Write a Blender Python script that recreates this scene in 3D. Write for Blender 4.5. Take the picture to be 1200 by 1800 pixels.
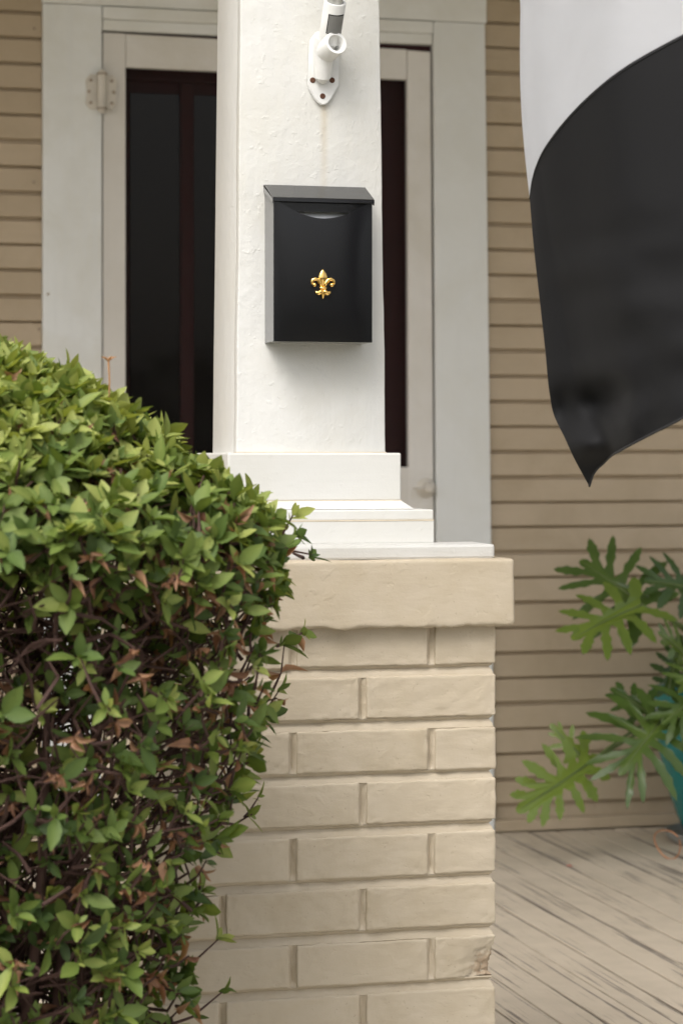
import bpy, bmesh, math, random
import numpy as np
from mathutils import Vector, Matrix, noise as mnoise

random.seed(7); rng = np.random.default_rng(7)
scene = bpy.context.scene
for o in list(bpy.data.objects): bpy.data.objects.remove(o)

# ------------------------------------------------------------------ camera, sky, sun, exposure
FPX = 4200.0                        # focal length in pixels of the 1200 x 1800 photograph
YAW = math.radians(14.3)            # the camera looks slightly to the right of the wall's normal
HOR = 800.0                         # horizon row in the photograph
EYE = 1.60                          # eye height above the lawn
cam_d = bpy.data.cameras.new('camera')
cam = bpy.data.objects.new('camera', cam_d); scene.collection.objects.link(cam)
cam.location = (0, 0, EYE); cam.rotation_euler = (math.pi / 2, 0, -YAW)
cam_d.sensor_fit = 'VERTICAL'; cam_d.sensor_height = 36.0; cam_d.lens = FPX / 1800 * 36
cam_d.shift_y = (HOR - 900) / 1800
cam_d.clip_start = 0.05; cam_d.clip_end = 2000
cam_d.dof.use_dof = True; cam_d.dof.focus_distance = 3.66; cam_d.dof.aperture_fstop = 6.7
cam_d.dof.aperture_blades = 7
scene.camera = cam

SUN_DIR = Vector((-0.72, -0.85, 1.35)).normalized()     # towards the sun
world = bpy.data.worlds.new('World'); scene.world = world; world.use_nodes = True
wn = world.node_tree; wn.nodes.clear()
sky = wn.nodes.new('ShaderNodeTexSky'); sky.sky_type = 'NISHITA'; sky.sun_disc = False
sky.sun_elevation = math.asin(SUN_DIR.z); sky.sun_rotation = math.atan2(SUN_DIR.x, SUN_DIR.y)
sky.air_density = 1.0; sky.dust_density = 6.0; sky.ozone_density = 0.6
hs = wn.nodes.new('ShaderNodeHueSaturation'); hs.inputs['Saturation'].default_value = 0.30
bg = wn.nodes.new('ShaderNodeBackground'); bg.inputs['Strength'].default_value = 0.15
wo = wn.nodes.new('ShaderNodeOutputWorld')
wn.links.new(sky.outputs[0], hs.inputs['Color']); wn.links.new(hs.outputs[0], bg.inputs[0]); wn.links.new(bg.outputs[0], wo.inputs[0])
sun_d = bpy.data.lights.new('sun', 'SUN'); sun_d.energy = 1.0; sun_d.angle = math.radians(30); sun_d.color = (1, 0.96, 0.9)
sun = bpy.data.objects.new('sun', sun_d); scene.collection.objects.link(sun)
sun.rotation_euler = (-SUN_DIR).to_track_quat('-Z', 'Y').to_euler()
scene.view_settings.view_transform = 'Standard'; scene.view_settings.look = 'None'
scene.view_settings.exposure = 0.54; scene.view_settings.gamma = 1.0
scene.view_settings.use_curve_mapping = False
scene.cycles.use_denoising = True
scene.cycles.max_bounces = 10; scene.cycles.transparent_max_bounces = 16

# ------------------------------------------------------------------ coordinates
FW = Vector((math.sin(YAW), math.cos(YAW), 0)); RT = Vector((math.cos(YAW), -math.sin(YAW), 0))
def at(px, py, Y):
    """the point of the vertical plane at depth Y (parallel to the house wall) under a photograph pixel"""
    d = FW + RT * ((px - 600) / FPX); t = Y / d.y
    return Vector((d.x * t, Y, EYE + (HOR - py) / FPX * t))
def proj(P):
    P = np.asarray(P, float); q = P - np.array([0, 0, EYE])
    f = q @ np.array(FW); r = q @ np.array(RT)
    return np.stack([600 + FPX * r / f, HOR - FPX * q[..., 2] / f, f], -1)
FLOOR = EYE - 1.055                  # porch floor height above the lawn
YB = 3.37                            # front of the brick pier
YW = 6.35                            # front of the door casing
YC = 3.525                           # front of the column shaft
CEIL = EYE + 2.05

# ------------------------------------------------------------------ helpers
C = scene.collection
def tag(o, label=None, cat=None, group=None, kind=None):
    if label: o['label'] = label
    if cat: o['category'] = cat
    if group: o['group'] = group
    if kind: o['kind'] = kind
    return o
def empty(name, loc=(0, 0, 0)):
    o = bpy.data.objects.new(name, None); C.objects.link(o); o.location = loc
    o.empty_display_size = 0.05
    return o
def wloc(o):
    v = Vector(o.location)
    while o.parent: o = o.parent; v += Vector(o.location)
    return v
def obj(name, mesh, mat=None, parent=None, smooth=None, loc=None):
    """mesh: a bmesh in world coordinates, or mesh data. Links it as one object under its parent."""
    base = wloc(parent) if parent else Vector((0, 0, 0))
    if isinstance(mesh, bmesh.types.BMesh):
        bm = mesh
        bmesh.ops.translate(bm, verts=bm.verts, vec=-base)
        me = bpy.data.meshes.new(name); bm.to_mesh(me); bm.free()
    else:
        me = mesh
    if mat is not None and len(me.materials) == 0: me.materials.append(mat)
    if smooth: me.polygons.foreach_set('use_smooth', [True] * len(me.polygons))
    o = bpy.data.objects.new(name, me); C.objects.link(o)
    if parent: o.parent = parent
    if loc is not None: o.location = Vector(loc) - base
    return o
def auto_smooth(o, deg=35):
    me = o.data
    me.polygons.foreach_set('use_smooth', [True] * len(me.polygons))
    try: me.set_sharp_from_angle(angle=math.radians(deg))
    except Exception: pass
    return o
def hexa(pts, bev=0.0, seg=2):
    """a six-sided solid: front TL TR BR BL, back TL TR BR BL"""
    bm = bmesh.new(); v = [bm.verts.new(p) for p in pts]
    for f in ((3, 2, 1, 0), (4, 5, 6, 7), (0, 1, 5, 4), (1, 2, 6, 5), (2, 3, 7, 6), (3, 0, 4, 7)):
        bm.faces.new([v[i] for i in f])
    bmesh.ops.recalc_face_normals(bm, faces=bm.faces)
    if bev: bmesh.ops.bevel(bm, geom=bm.edges[:], offset=bev, segments=seg, profile=0.5, affect='EDGES')
    return bm
def box(x0, x1, y0, y1, z0, z1, bev=0.0, seg=2):
    return hexa([(x0, y0, z1), (x1, y0, z1), (x1, y0, z0), (x0, y0, z0), (x0, y1, z1), (x1, y1, z1), (x1, y1, z0), (x0, y1, z0)], bev, seg)
def merge(bm, other):
    me = bpy.data.meshes.new('tmp'); other.to_mesh(me); other.free(); bm.from_mesh(me); bpy.data.meshes.remove(me)
    return bm
def plank_px(tl, tr, br, bl, Y, th, bev=0.002):
    f = [at(*p, Y) for p in (tl, tr, br, bl)]
    return hexa(f + [p + Vector((0, th, 0)) for p in f], bev)
def tube(bm, pts, rad, n=8, flat=None, cap=True):
    """sweep a ring along pts; rad a number or one per point; flat = (axis, factor) squashes the ring"""
    pts = [Vector(p) for p in pts]; m = len(pts)
    rr = [rad] * m if not hasattr(rad, '__len__') else list(rad)
    up = Vector((0.13, 0.29, 0.95)); rings = []; prev = None
    for i, p in enumerate(pts):
        t = (pts[min(i + 1, m - 1)] - pts[max(i - 1, 0)]).normalized()
        a = (prev - t * prev.dot(t)) if prev is not None else t.cross(up if abs(t.dot(up)) < 0.9 else Vector((1, 0, 0)))
        a.normalize(); prev = a; b = t.cross(a)
        ring = []
        for k in range(n):
            w = 2 * math.pi * k / n
            q = (a * math.cos(w) + b * math.sin(w)) * rr[i]
            if flat: q = q - flat[0] * q.dot(flat[0]) * (1 - flat[1])
            ring.append(bm.verts.new(p + q))
        rings.append(ring)
    for i in range(m - 1):
        for k in range(n):
            bm.faces.new((rings[i][k], rings[i][(k + 1) % n], rings[i + 1][(k + 1) % n], rings[i + 1][k]))
    if cap:
        bm.faces.new(rings[0][::-1]); bm.faces.new(rings[-1])
    return bm
def lathe(bm, c, prof, n=48, axis=None):
    """prof: (radius, height) pairs turned about the z axis at c (or about a unit vector)"""
    ax = Vector(axis).normalized() if axis else Vector((0, 0, 1))
    a = ax.orthogonal().normalized(); b = ax.cross(a); c = Vector(c); rings = []
    for r, h in prof:
        if r < 1e-6: rings.append([bm.verts.new(c + ax * h)])
        else: rings.append([bm.verts.new(c + ax * h + (a * math.cos(2 * math.pi * k / n) + b * math.sin(2 * math.pi * k / n)) * r) for k in range(n)])
    for i in range(len(rings) - 1):
        A, B = rings[i], rings[i + 1]
        for k in range(n):
            k2 = (k + 1) % n
            if len(A) == 1 and len(B) == 1: continue
            if len(A) == 1: bm.faces.new((A[0], B[k2], B[k]))
            elif len(B) == 1: bm.faces.new((A[k], A[k2], B[0]))
            else: bm.faces.new((A[k], A[k2], B[k2], B[k]))
    bmesh.ops.recalc_face_normals(bm, faces=bm.faces)
    return bm
def rough_box(size, cells, r, amp, freq, seed, centre=(0, 0, 0), fn=None):
    """a rounded, uneven block: the surface grid of a box, rounded with radius r and displaced by noise"""
    sx, sy, sz = size; nx, ny, nz = cells; bm = bmesh.new(); V = {}
    h = Vector((sx / 2, sy / 2, sz / 2)); off = Vector((seed * 3.71, seed * 1.93, seed * 7.13)); cc = Vector(centre)
    def co(n, i, s):       # denser towards the edges
        t = i / n; t = t - 0.11 * math.sin(2 * math.pi * t); return (t - 0.5) * s
    def vert(i, j, k):
        if (i, j, k) in V: return V[(i, j, k)]
        p = Vector((co(nx, i, sx), co(ny, j, sy), co(nz, k, sz)))
        q = Vector([max(-(h[a] - r), min(h[a] - r, p[a])) for a in range(3)])
        d = p - q; nrm = d.normalized() if d.length > 1e-9 else Vector((0, 0, 1))
        p2 = q + nrm * r
        w = p2 + cc + off
        p2 = p2 + nrm * (amp * mnoise.noise(w * freq) + amp * 0.5 * mnoise.noise(w * freq * 3.1))
        if fn: p2 = fn(p2, nrm)
        V[(i, j, k)] = bm.verts.new(p2 + cc); return V[(i, j, k)]
    def quad(a, b, c, d): bm.faces.new((vert(*a), vert(*b), vert(*c), vert(*d)))
    for i in range(nx):
        for j in range(ny):
            quad((i, j, 0), (i, j + 1, 0), (i + 1, j + 1, 0), (i + 1, j, 0)); quad((i, j, nz), (i + 1, j, nz), (i + 1, j + 1, nz), (i, j + 1, nz))
        for k in range(nz):
            quad((i, 0, k), (i + 1, 0, k), (i + 1, 0, k + 1), (i, 0, k + 1)); quad((i, ny, k), (i, ny, k + 1), (i + 1, ny, k + 1), (i + 1, ny, k))
    for j in range(ny):
        for k in range(nz):
            quad((0, j, k), (0, j, k + 1), (0, j + 1, k + 1), (0, j + 1, k)); quad((nx, j, k), (nx, j + 1, k), (nx, j + 1, k + 1), (nx, j, k + 1))
    bmesh.ops.recalc_face_normals(bm, faces=bm.faces)
    return bm

# ------------------------------------------------------------------ materials
class Mat:
    def __init__(s, name):
        s.m = bpy.data.materials.new(name); s.m.use_nodes = True; s.t = s.m.node_tree; s.t.nodes.clear()
        s.out = s.n('ShaderNodeOutputMaterial'); s.p = s.n('ShaderNodeBsdfPrincipled'); s.l(s.p.outputs[0], s.out.inputs[0])
    def n(s, kind, **kw):
        x = s.t.nodes.new(kind)
        for k, v in kw.items():
            if k in x.inputs: x.inputs[k].default_value = v
            else: setattr(x, k, v)
        return x
    def l(s, a, b): s.t.links.new(a, b)
    def coords(s, scale=(1, 1, 1), per_object=True):
        tc = s.n('ShaderNodeTexCoord'); mp = s.n('ShaderNodeMapping'); mp.inputs['Scale'].default_value = scale
        src = tc.outputs['Object']
        if per_object:
            oi = s.n('ShaderNodeObjectInfo'); mu = s.n('ShaderNodeMath', operation='MULTIPLY'); mu.inputs[1].default_value = 37.0
            s.l(oi.outputs['Random'], mu.inputs[0])
            ad = s.n('ShaderNodeVectorMath', operation='ADD'); s.l(src, ad.inputs[0]); s.l(mu.outputs[0], ad.inputs[1]); src = ad.outputs[0]
        s.l(src, mp.inputs[0]); return mp.outputs[0]
    def noise(s, vec, scale, detail=4.0, rough=0.55, dist=0.0):
        x = s.n('ShaderNodeTexNoise'); x.inputs['Scale'].default_value = scale; x.inputs['Detail'].default_value = detail
        x.inputs['Roughness'].default_value = rough; x.inputs['Distortion'].default_value = dist
        s.l(vec, x.inputs['Vector']); return x.outputs['Fac']
    def ramp(s, fac, stops):
        x = s.n('ShaderNodeValToRGB'); e = x.color_ramp.elements
        for i, (p, c) in enumerate(stops):
            if i >= len(e): e.new(p)
            e[i].position = p; c = (c, c, c) if not hasattr(c, '__len__') else c
            e[i].color = (*c[:3], 1)
        s.l(fac, x.inputs[0]); return x.outputs[0]
    def mix(s, a, b, fac, mode='MIX'):
        x = s.n('ShaderNodeMix', data_type='RGBA', blend_type=mode)
        for sock, v in ((x.inputs[6], a), (x.inputs[7], b), (x.inputs[0], fac)):
            if isinstance(v, bpy.types.NodeSocket): s.l(v, sock)
            elif hasattr(v, '__len__'): sock.default_value = (*v[:3], 1)
            else: sock.default_value = v
        return x.outputs[2]
    def math(s, op, a, b=None):
        x = s.n('ShaderNodeMath', operation=op)
        for i, v in enumerate((a, b)):
            if v is None: continue
            if isinstance(v, bpy.types.NodeSocket): s.l(v, x.inputs[i])
            else: x.inputs[i].default_value = v
        return x.outputs[0]
    def bump(s, h, strength=0.3, dist=0.002, prev=None):
        x = s.n('ShaderNodeBump'); x.inputs['Strength'].default_value = strength; x.inputs['Distance'].default_value = dist
        s.l(h, x.inputs['Height'])
        if prev is not None: s.l(prev, x.inputs['Normal'])
        return x.outputs[0]
    def set(s, col=None, rough=None, normal=None, **kw):
        for sock, v in (('Base Color', col), ('Roughness', rough), ('Normal', normal)):
            if v is None: continue
            if isinstance(v, bpy.types.NodeSocket): s.l(v, s.p.inputs[sock])
            else: s.p.inputs[sock].default_value = (*v[:3], 1) if hasattr(v, '__len__') else v
        for k, v in kw.items(): s.p.inputs[k.replace('_', ' ')].default_value = v
        return s.m

def painted_wood(name, col, grain='z', rough=0.5, chip=0.0, chip_col=(0.28, 0.24, 0.19), grain_h=0.25, lump_h=0.35, dirt=0.12, stain=None):
    M = Mat(name)
    sc = {'z': (1, 1, 0.06), 'x': (0.06, 1, 1), 'y': (1, 0.06, 1)}[grain]
    g = M.noise(M.coords(sc), 240, 5, 0.6)
    v = M.coords(); lump = M.noise(v, 22, 5, 0.6); blot = M.noise(v, 5, 4, 0.6, 0.4)
    spots = M.ramp(M.noise(v, 85, 3, 0.5), [(0.62, 0.0), (0.72, 1.0)])
    c = M.mix(col, tuple(x * (1 - dirt) * k for x, k in zip(col, (1.0, 0.985, 0.94))), M.ramp(blot, [(0.4, 0.0), (0.66, 1.0)]))
    c = M.mix(c, tuple(x * 0.93 for x in col), M.ramp(M.noise(M.coords(sc), 60, 4), [(0.5, 0.0), (0.75, 0.7)]))
    c = M.mix(c, tuple(x * k for x, k in zip(col, (0.88, 0.87, 0.85))), M.math('MULTIPLY', M.n('ShaderNodeObjectInfo').outputs['Random'], 0.55))
    if chip:
        m = M.ramp(M.noise(M.coords((sc[0], sc[1], sc[2] * 4) if grain == 'z' else sc), 55, 6, 0.7, 0.5), [(0.74 - chip, 0.0), (0.76 - chip, 1.0)])
        c = M.mix(c, chip_col, m)
    if stain:                        # a thin rusty run below a screw: (x, z top, length, half width)
        tc = M.n('ShaderNodeTexCoord'); sp = M.n('ShaderNodeSeparateXYZ'); M.l(tc.outputs['Object'], sp.inputs[0])
        wob = M.math('MULTIPLY', M.math('SUBTRACT', M.noise(M.coords((1, 1, 1), False), 30, 2), 0.5), 0.004)
        dx = M.math('ABSOLUTE', M.math('SUBTRACT', M.math('ADD', sp.outputs[0], wob), stain[0]))
        a = M.math('MAXIMUM', M.math('SUBTRACT', 1.0, M.math('DIVIDE', dx, stain[3])), 0.0)
        b = M.math('DIVIDE', M.math('SUBTRACT', stain[1], sp.outputs[2]), stain[2])
        up = M.math('GREATER_THAN', b, 0.0); fade = M.math('MAXIMUM', M.math('SUBTRACT', 1.0, b), 0.0)
        m = M.math('MULTIPLY', M.math('MULTIPLY', a, up), M.math('MULTIPLY', fade, 0.42))
        c = M.mix(c, (0.46, 0.36, 0.2), m)
    nb = M.bump(lump, lump_h, 0.004); nb = M.bump(g, grain_h, 0.0012, nb); nb = M.bump(spots, 0.5 * lump_h, 0.0012, nb)
    return M.set(c, M.ramp(blot, [(0.3, rough - 0.06), (0.7, rough + 0.1)]), nb)

def painted_brick(name, col):
    M = Mat(name); v = M.coords()
    a = M.noise(v, 16, 5, 0.6); b = M.noise(v, 130, 4, 0.65); f = M.noise(M.coords((1, 1, 3.0)), 45, 4, 0.6)
    pits = M.ramp(M.noise(v, 70, 2, 0.5), [(0.24, 0.0), (0.33, 1.0)])
    oi = M.n('ShaderNodeObjectInfo')
    c = M.mix(col, tuple(x * k for x, k in zip(col, (0.9, 0.88, 0.83))), M.ramp(a, [(0.38, 0.0), (0.68, 1.0)]))
    c = M.mix(c, tuple(min(1, x * 1.06) for x in col), M.math('MULTIPLY', oi.outputs['Random'], 0.5))
    chipf = M.n('ShaderNodeAttribute', attribute_name='chip').outputs['Fac']
    c = M.mix(c, (0.33, 0.235, 0.15), M.math('MULTIPLY', M.ramp(M.math('ADD', chipf, M.math('MULTIPLY', M.math('SUBTRACT', b, 0.5), 0.9)), [(0.42, 0.0), (0.60, 1.0)]), 0.75))
    speck = M.ramp(M.noise(v, 210, 2, 0.5), [(0.715, 0.0), (0.735, 1.0)])
    c = M.mix(c, (0.16, 0.12, 0.08), M.math('MULTIPLY', speck, 0.3))
    blis = M.ramp(M.noise(v, 38, 2, 0.4, 0.6), [(0.66, 0.0), (0.74, 1.0)])
    nb = M.bump(f, 0.15, 0.004); nb = M.bump(blis, 0.18, 0.0020, nb); nb = M.bump(b, 0.16, 0.002, nb); nb = M.bump(pits, 0.25, 0.0015, nb)
    return M.set(c, 0.62, nb)

TAN = (0.455, 0.39, 0.295)
M_white = painted_wood('white_gloss_paint', (0.635, 0.635, 0.615), 'z', 0.42, grain_h=0.16, lump_h=0.5, dirt=0.07)
M_white_h = painted_wood('white_gloss_paint_level', (0.635, 0.635, 0.615), 'x', 0.42, grain_h=0.18, lump_h=0.35, dirt=0.07)
M_plate = painted_wood('grey_white_paint', (0.58, 0.58, 0.565), 'x', 0.5, grain_h=0.3, lump_h=0.4)
M_trim = painted_wood('trim_paint', (0.81, 0.83, 0.83), 'z', 0.5, grain_h=0.35, lump_h=0.35, dirt=0.1)
M_trim_h = painted_wood('trim_paint_level', (0.79, 0.80, 0.785), 'x', 0.5, grain_h=0.35, lump_h=0.3, dirt=0.1)
M_door = painted_wood('door_paint', (0.75, 0.73, 0.70), 'z', 0.5, chip=0.03, grain_h=0.35, dirt=0.12)
M_door_h = painted_wood('door_paint_level', (0.75, 0.73, 0.70), 'x', 0.5, chip=0.05, grain_h=0.35, dirt=0.12)
M_siding = painted_wood('tan_siding_paint', (0.50, 0.405, 0.29), 'x', 0.55, chip=0.0, grain_h=0.55, lump_h=0.4, dirt=0.14)
M_brick = painted_brick('painted_brick', TAN)
M_roofm = painted_wood('porch_ceiling_paint', (0.72, 0.70, 0.64), 'y', 0.6)

def deck_material():
    M = Mat('worn_deck_paint')
    g = M.coords((1, 0.03, 1)); v = M.coords()
    streak = M.noise(g, 190, 6, 0.66, 0.2); patch = M.noise(M.coords((1, 0.25, 1)), 7, 4, 0.6, 0.6)
    tc = M.n('ShaderNodeTexCoord'); sp = M.n('ShaderNodeSeparateXYZ'); M.l(tc.outputs['Object'], sp.inputs[0])
    edge = M.math('POWER', M.math('MULTIPLY', M.math('ABSOLUTE', sp.outputs[0]), 2 / 0.0835), 5.0)
    seam = M.math('MULTIPLY', edge, 0.10)
    wear = M.ramp(M.math('ADD', seam, M.math('ADD', streak, M.math('MULTIPLY', M.math('SUBTRACT', patch, 0.5), 0.60))), [(0.60, 0.0), (0.72, 1.0)])
    crack = M.ramp(M.math('ADD', M.math('ADD', seam, M.noise(M.coords((1, 0.010, 1)), 110, 5, 0.65)), M.math('MULTIPLY', M.math('SUBTRACT', patch, 0.5), 0.5)), [(0.605, 0.0), (0.66, 1.0)])
    c = M.mix((0.60, 0.52, 0.415), (0.53, 0.46, 0.365), M.ramp(M.noise(v, 9, 4), [(0.4, 0.0), (0.7, 1.0)]))
    c = M.mix(c, (0.25, 0.205, 0.16), M.math('MULTIPLY', wear, 0.6))
    c = M.mix(c, (0.075, 0.06, 0.06), M.math('MULTIPLY', crack, 0.7))
    nb = M.bump(streak, 0.5, 0.002); nb = M.bump(M.math('SUBTRACT', 1.0, crack), 0.5, 0.002, nb)
    return M.set(c, 0.6, nb)
M_deck = deck_material()

def simple(name, col, rough=0.5, metal=0.0, bump=0.0, bscale=120, **kw):
    M = Mat(name); v = M.coords(); a = M.noise(v, 18, 4)
    c = M.mix(col, tuple(x * 0.82 for x in col), M.ramp(a, [(0.4, 0.0), (0.7, 1.0)]))
    nb = M.bump(M.noise(v, bscale, 4, 0.6), bump, 0.001) if bump else None
    M.set(c, rough, nb, Metallic=metal)
    for k, x in kw.items(): M.p.inputs[k.replace('_', ' ')].default_value = x
    return M.m
M_black = simple('black_satin_enamel', (0.004, 0.004, 0.005), 0.17, bump=0.02, bscale=260, Specular_IOR_Level=0.5, Sheen_Weight=0.36, Sheen_Roughness=0.35)
M_gold = simple('polished_brass', (0.95, 0.62, 0.20), 0.16, 1.0)
M_bracket = simple('white_cast_enamel', (0.76, 0.76, 0.74), 0.4, bump=0.12, bscale=90)
M_alu = simple('grey_aluminium', (0.42, 0.42, 0.41), 0.42, 0.0)
M_rust = simple('rusty_screw', (0.10, 0.04, 0.02), 0.8, 0.0, bump=0.4)
M_dark = simple('dark_gap', (0.02, 0.017, 0.015), 0.8)
M_hinge = simple('painted_hinge', (0.68, 0.64, 0.57), 0.42, bump=0.25, bscale=140)
M_hscrew = simple('rust_stained_steel', (0.36, 0.29, 0.22), 0.6, 0.0, bump=0.3)
M_maroon = simple('maroon_door_paint', (0.12, 0.032, 0.034), 0.4, bump=0.08)
M_teal = simple('teal_glaze', (0.010, 0.21, 0.205), 0.22, bump=0.12, bscale=25)
M_soil = simple('potting_soil', (0.04, 0.028, 0.02), 0.95, bump=0.8, bscale=60)
M_copper = simple('copper_wire', (0.62, 0.30, 0.16), 0.4, 0.7)
M_saucer = simple('grey_plastic_saucer', (0.30, 0.31, 0.30), 0.3)
M_pole = simple('pole_metal', (0.55, 0.55, 0.53), 0.4, 0.5)

def glass(name):
    M = Mat(name); M.set((0.006, 0.0055, 0.005), 0.03, Specular_IOR_Level=1.0); return M.m
M_glass = glass('dark_window_glass')
def screen_material():
    M = Mat('insect_screen'); M.set((0.012, 0.010, 0.009), 0.7, Specular_IOR_Level=0.1)
    tr = M.n('ShaderNodeBsdfTransparent'); mx = M.n('ShaderNodeMixShader'); mx.inputs[0].default_value = 0.36
    M.l(tr.outputs[0], mx.inputs[1]); M.l(M.p.outputs[0], mx.inputs[2]); M.l(mx.outputs[0], M.out.inputs[0]); return M.m
M_screen = screen_material()

def cloth_material(name, col, transl=0.25):
    M = Mat(name); v = M.coords((1, 1, 1), False)
    w = M.noise(v, 900, 2); big = M.noise(v, 9, 4, 0.6, 0.5)
    M.set(M.mix(col, tuple(x * 0.95 for x in col), M.ramp(big, [(0.4, 0.0), (0.7, 1.0)])), 0.75, M.bump(big, 0.10, 0.006, M.bump(w, 0.15, 0.0006)))
    M.p.inputs['Sheen Weight'].default_value = 0.04
    tl = M.n('ShaderNodeBsdfTranslucent'); tl.inputs[0].default_value = (*col, 1); mx = M.n('ShaderNodeMixShader'); mx.inputs[0].default_value = transl
    M.l(M.p.outputs[0], mx.inputs[1]); M.l(tl.outputs[0], mx.inputs[2]); M.l(mx.outputs[0], M.out.inputs[0]); return M.m
M_flag_w = cloth_material('white_flag_nylon', (0.76, 0.77, 0.80), 0.3)
M_flag_b = cloth_material('black_flag_nylon', (0.0150, 0.0150, 0.0168), 0.05)

def leaf_material(name, stops, by='object', transl=0.35, rough=0.6):
    M = Mat(name)
    if by == 'object': f = M.n('ShaderNodeObjectInfo').outputs['Random']
    else: f = M.n('ShaderNodeAttribute', attribute_name='tint').outputs['Fac']
    c = M.ramp(f, stops); v = M.coords((1, 1, 1), False)
    c = M.mix(c, (0.8, 0.85, 0.7), M.ramp(M.noise(v, 55, 3), [(0.35, 0.0), (0.8, 0.5)]), 'MULTIPLY')
    M.set(c, rough, M.bump(M.noise(v, 160, 2), 0.15, 0.001))
    tl = M.n('ShaderNodeBsdfTranslucent'); M.l(M.mix(c, (1.0, 1.0, 0.45), 1.0, 'MULTIPLY'), tl.inputs[0])
    mx = M.n('ShaderNodeMixShader'); mx.inputs[0].default_value = transl
    M.l(M.p.outputs[0], mx.inputs[1]); M.l(tl.outputs[0], mx.inputs[2]); M.l(mx.outputs[0], M.out.inputs[0]); return M.m
# tint 0 = old dark leaf ... 0.75 = fresh leaf, above 0.9 = dry brown leaf
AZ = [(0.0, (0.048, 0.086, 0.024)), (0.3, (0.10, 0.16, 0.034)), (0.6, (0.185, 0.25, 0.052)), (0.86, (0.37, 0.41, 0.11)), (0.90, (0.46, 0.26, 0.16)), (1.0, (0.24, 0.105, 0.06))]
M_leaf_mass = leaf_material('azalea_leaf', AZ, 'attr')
M_dead = leaf_material('dry_azalea_leaf', [(0.0, (0.40, 0.21, 0.12)), (1.0, (0.22, 0.10, 0.06))], 'object', 0.2, 0.7)
M_twig = simple('azalea_bark', (0.070, 0.034, 0.026), 0.8, bump=0.6, bscale=160)
M_philo = leaf_material('philodendron_leaf', [(0.0, (0.045, 0.09, 0.026)), (0.45, (0.09, 0.15, 0.032)), (1.0, (0.20, 0.28, 0.045))], 'attr', 0.25, 0.22)
M_petiole = simple('philodendron_stalk', (0.12, 0.17, 0.05), 0.45)

# ------------------------------------------------------------------ ground and porch floor
def ground_material():
    M = Mat('lawn_and_soil'); v = M.coords((1, 1, 1), False)
    c = M.ramp(M.noise(v, 0.8, 6, 0.6), [(0.35, (0.12, 0.11, 0.06)), (0.55, (0.17, 0.15, 0.09)), (0.75, (0.24, 0.20, 0.14))])
    return M.set(c, 0.9, M.bump(M.noise(v, 30, 5), 0.6, 0.02))
bm = bmesh.new()
for p in ((-250, -300), (250, -300), (250, 250), (-250, 250)): bm.verts.new((*p, 0.0))
bm.faces.new(bm.verts); g = obj('ground', bm, ground_material()); tag(g, kind='structure')

def concrete_material():
    M = Mat('concrete_bounce'); v = M.coords((1, 1, 1), False)
    c = M.mix((0.58, 0.55, 0.50), (0.50, 0.47, 0.42), M.ramp(M.noise(v, 3, 6, 0.65), [(0.35, 0.0), (0.7, 1.0)]))
    return M.set(c, 0.8, M.bump(M.noise(v, 120, 4), 0.3, 0.003))
tag(obj('bounce_slab', box(0.55, 3.4, -9.0, 3.30, -0.05, 0.035, 0.006), concrete_material()), kind='structure')  # unseen pale slab, added to bounce light onto the brick pier and wall
# row of tall shrubs across the street: it shows only in the gloss of the mailbox and the door glass
hv = []; hf = []
for i in range(5200):
    x = random.uniform(-26, 30); z = 3.7 * random.random() ** 0.8 * (0.85 + 0.3 * mnoise.noise(Vector((x * 0.35, 0, 0)))); y = -15 + random.gauss(0, 0.7)
    a = Vector((random.gauss(0, 1), random.gauss(0, 1), random.gauss(0, 1))).normalized(); b_ = a.orthogonal().normalized(); c_ = a.cross(b_); q = random.uniform(0.16, 0.34); P_ = Vector((x, y, z)); k_ = len(hv)
    hv += [tuple(P_ - b_ * q), tuple(P_ + c_ * q * 0.5), tuple(P_ + b_ * q), tuple(P_ - c_ * q * 0.5)]; hf.append((k_, k_ + 1, k_ + 2, k_ + 3))
me = bpy.data.meshes.new('far_shrubs'); me.from_pydata(hv, [], hf)
tag(obj('far_shrubs', me, simple('far_shrub_leaf', (0.05, 0.085, 0.03), 0.7)), 'row of tall dark green shrubs across the street', 'shrubs', kind='stuff')

PX0, PX1 = -1.6, 3.6                # porch from side to side
PY0 = 3.50                          # front edge of the boards
deck = empty('porch_floor', (0, YW, FLOOR)); tag(deck, kind='structure')
obj('floor_frame', box(PX0, PX1, PY0 + 0.03, YW + 0.05, FLOOR - 0.2, FLOOR - 0.06), M_dark, deck)
pw = 0.0835
n_pl = int((PX1 - PX0) / pw)
pmesh = [None, None, None]
for k in range(3):
    b = box(-pw / 2 + 0.0025, pw / 2 - 0.0025, -(YW - PY0), 0.0, -0.025, 0.0, 0.0022, 2)
    me = bpy.data.meshes.new('plank'); b.to_mesh(me); b.free(); me.materials.append(M_deck); pmesh[k] = me
for i in range(n_pl):
    x = PX0 + (i + 0.5) * pw
    # boards stop behind the pier, which stands in front of them
    o = obj('plank', pmesh[i % 3], None, deck, loc=(x, YW, FLOOR + random.uniform(-0.0012, 0.0012)))
obj('skirt_board', box(PX0, PX1, PY0 + 0.03, PY0 + 0.06, 0.0, FLOOR - 0.03), M_siding, deck)

# ------------------------------------------------------------------ house: wall, siding, casing, doors, porch roof
house = empty('house', (0.9, YW + 0.02, FLOOR))
tag(house, 'tan clapboard house front with white cased doorway behind the porch', 'house')
YS = YW + 0.015                     # butt edge of the clapboards
DX0 = at(180, 400, YW).x; DX1t = at(760, 60, YW).x; DX1b = at(769, 1460, YW).x
CX0 = at(76, 400, YW).x; CX1t = at(852, 40, YW).x; CX1b = at(869, 1460, YW).x
ztop = at(470, 24, YW).z            # underside of the head casing
hx0, hx1 = CX0, CX1t
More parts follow.
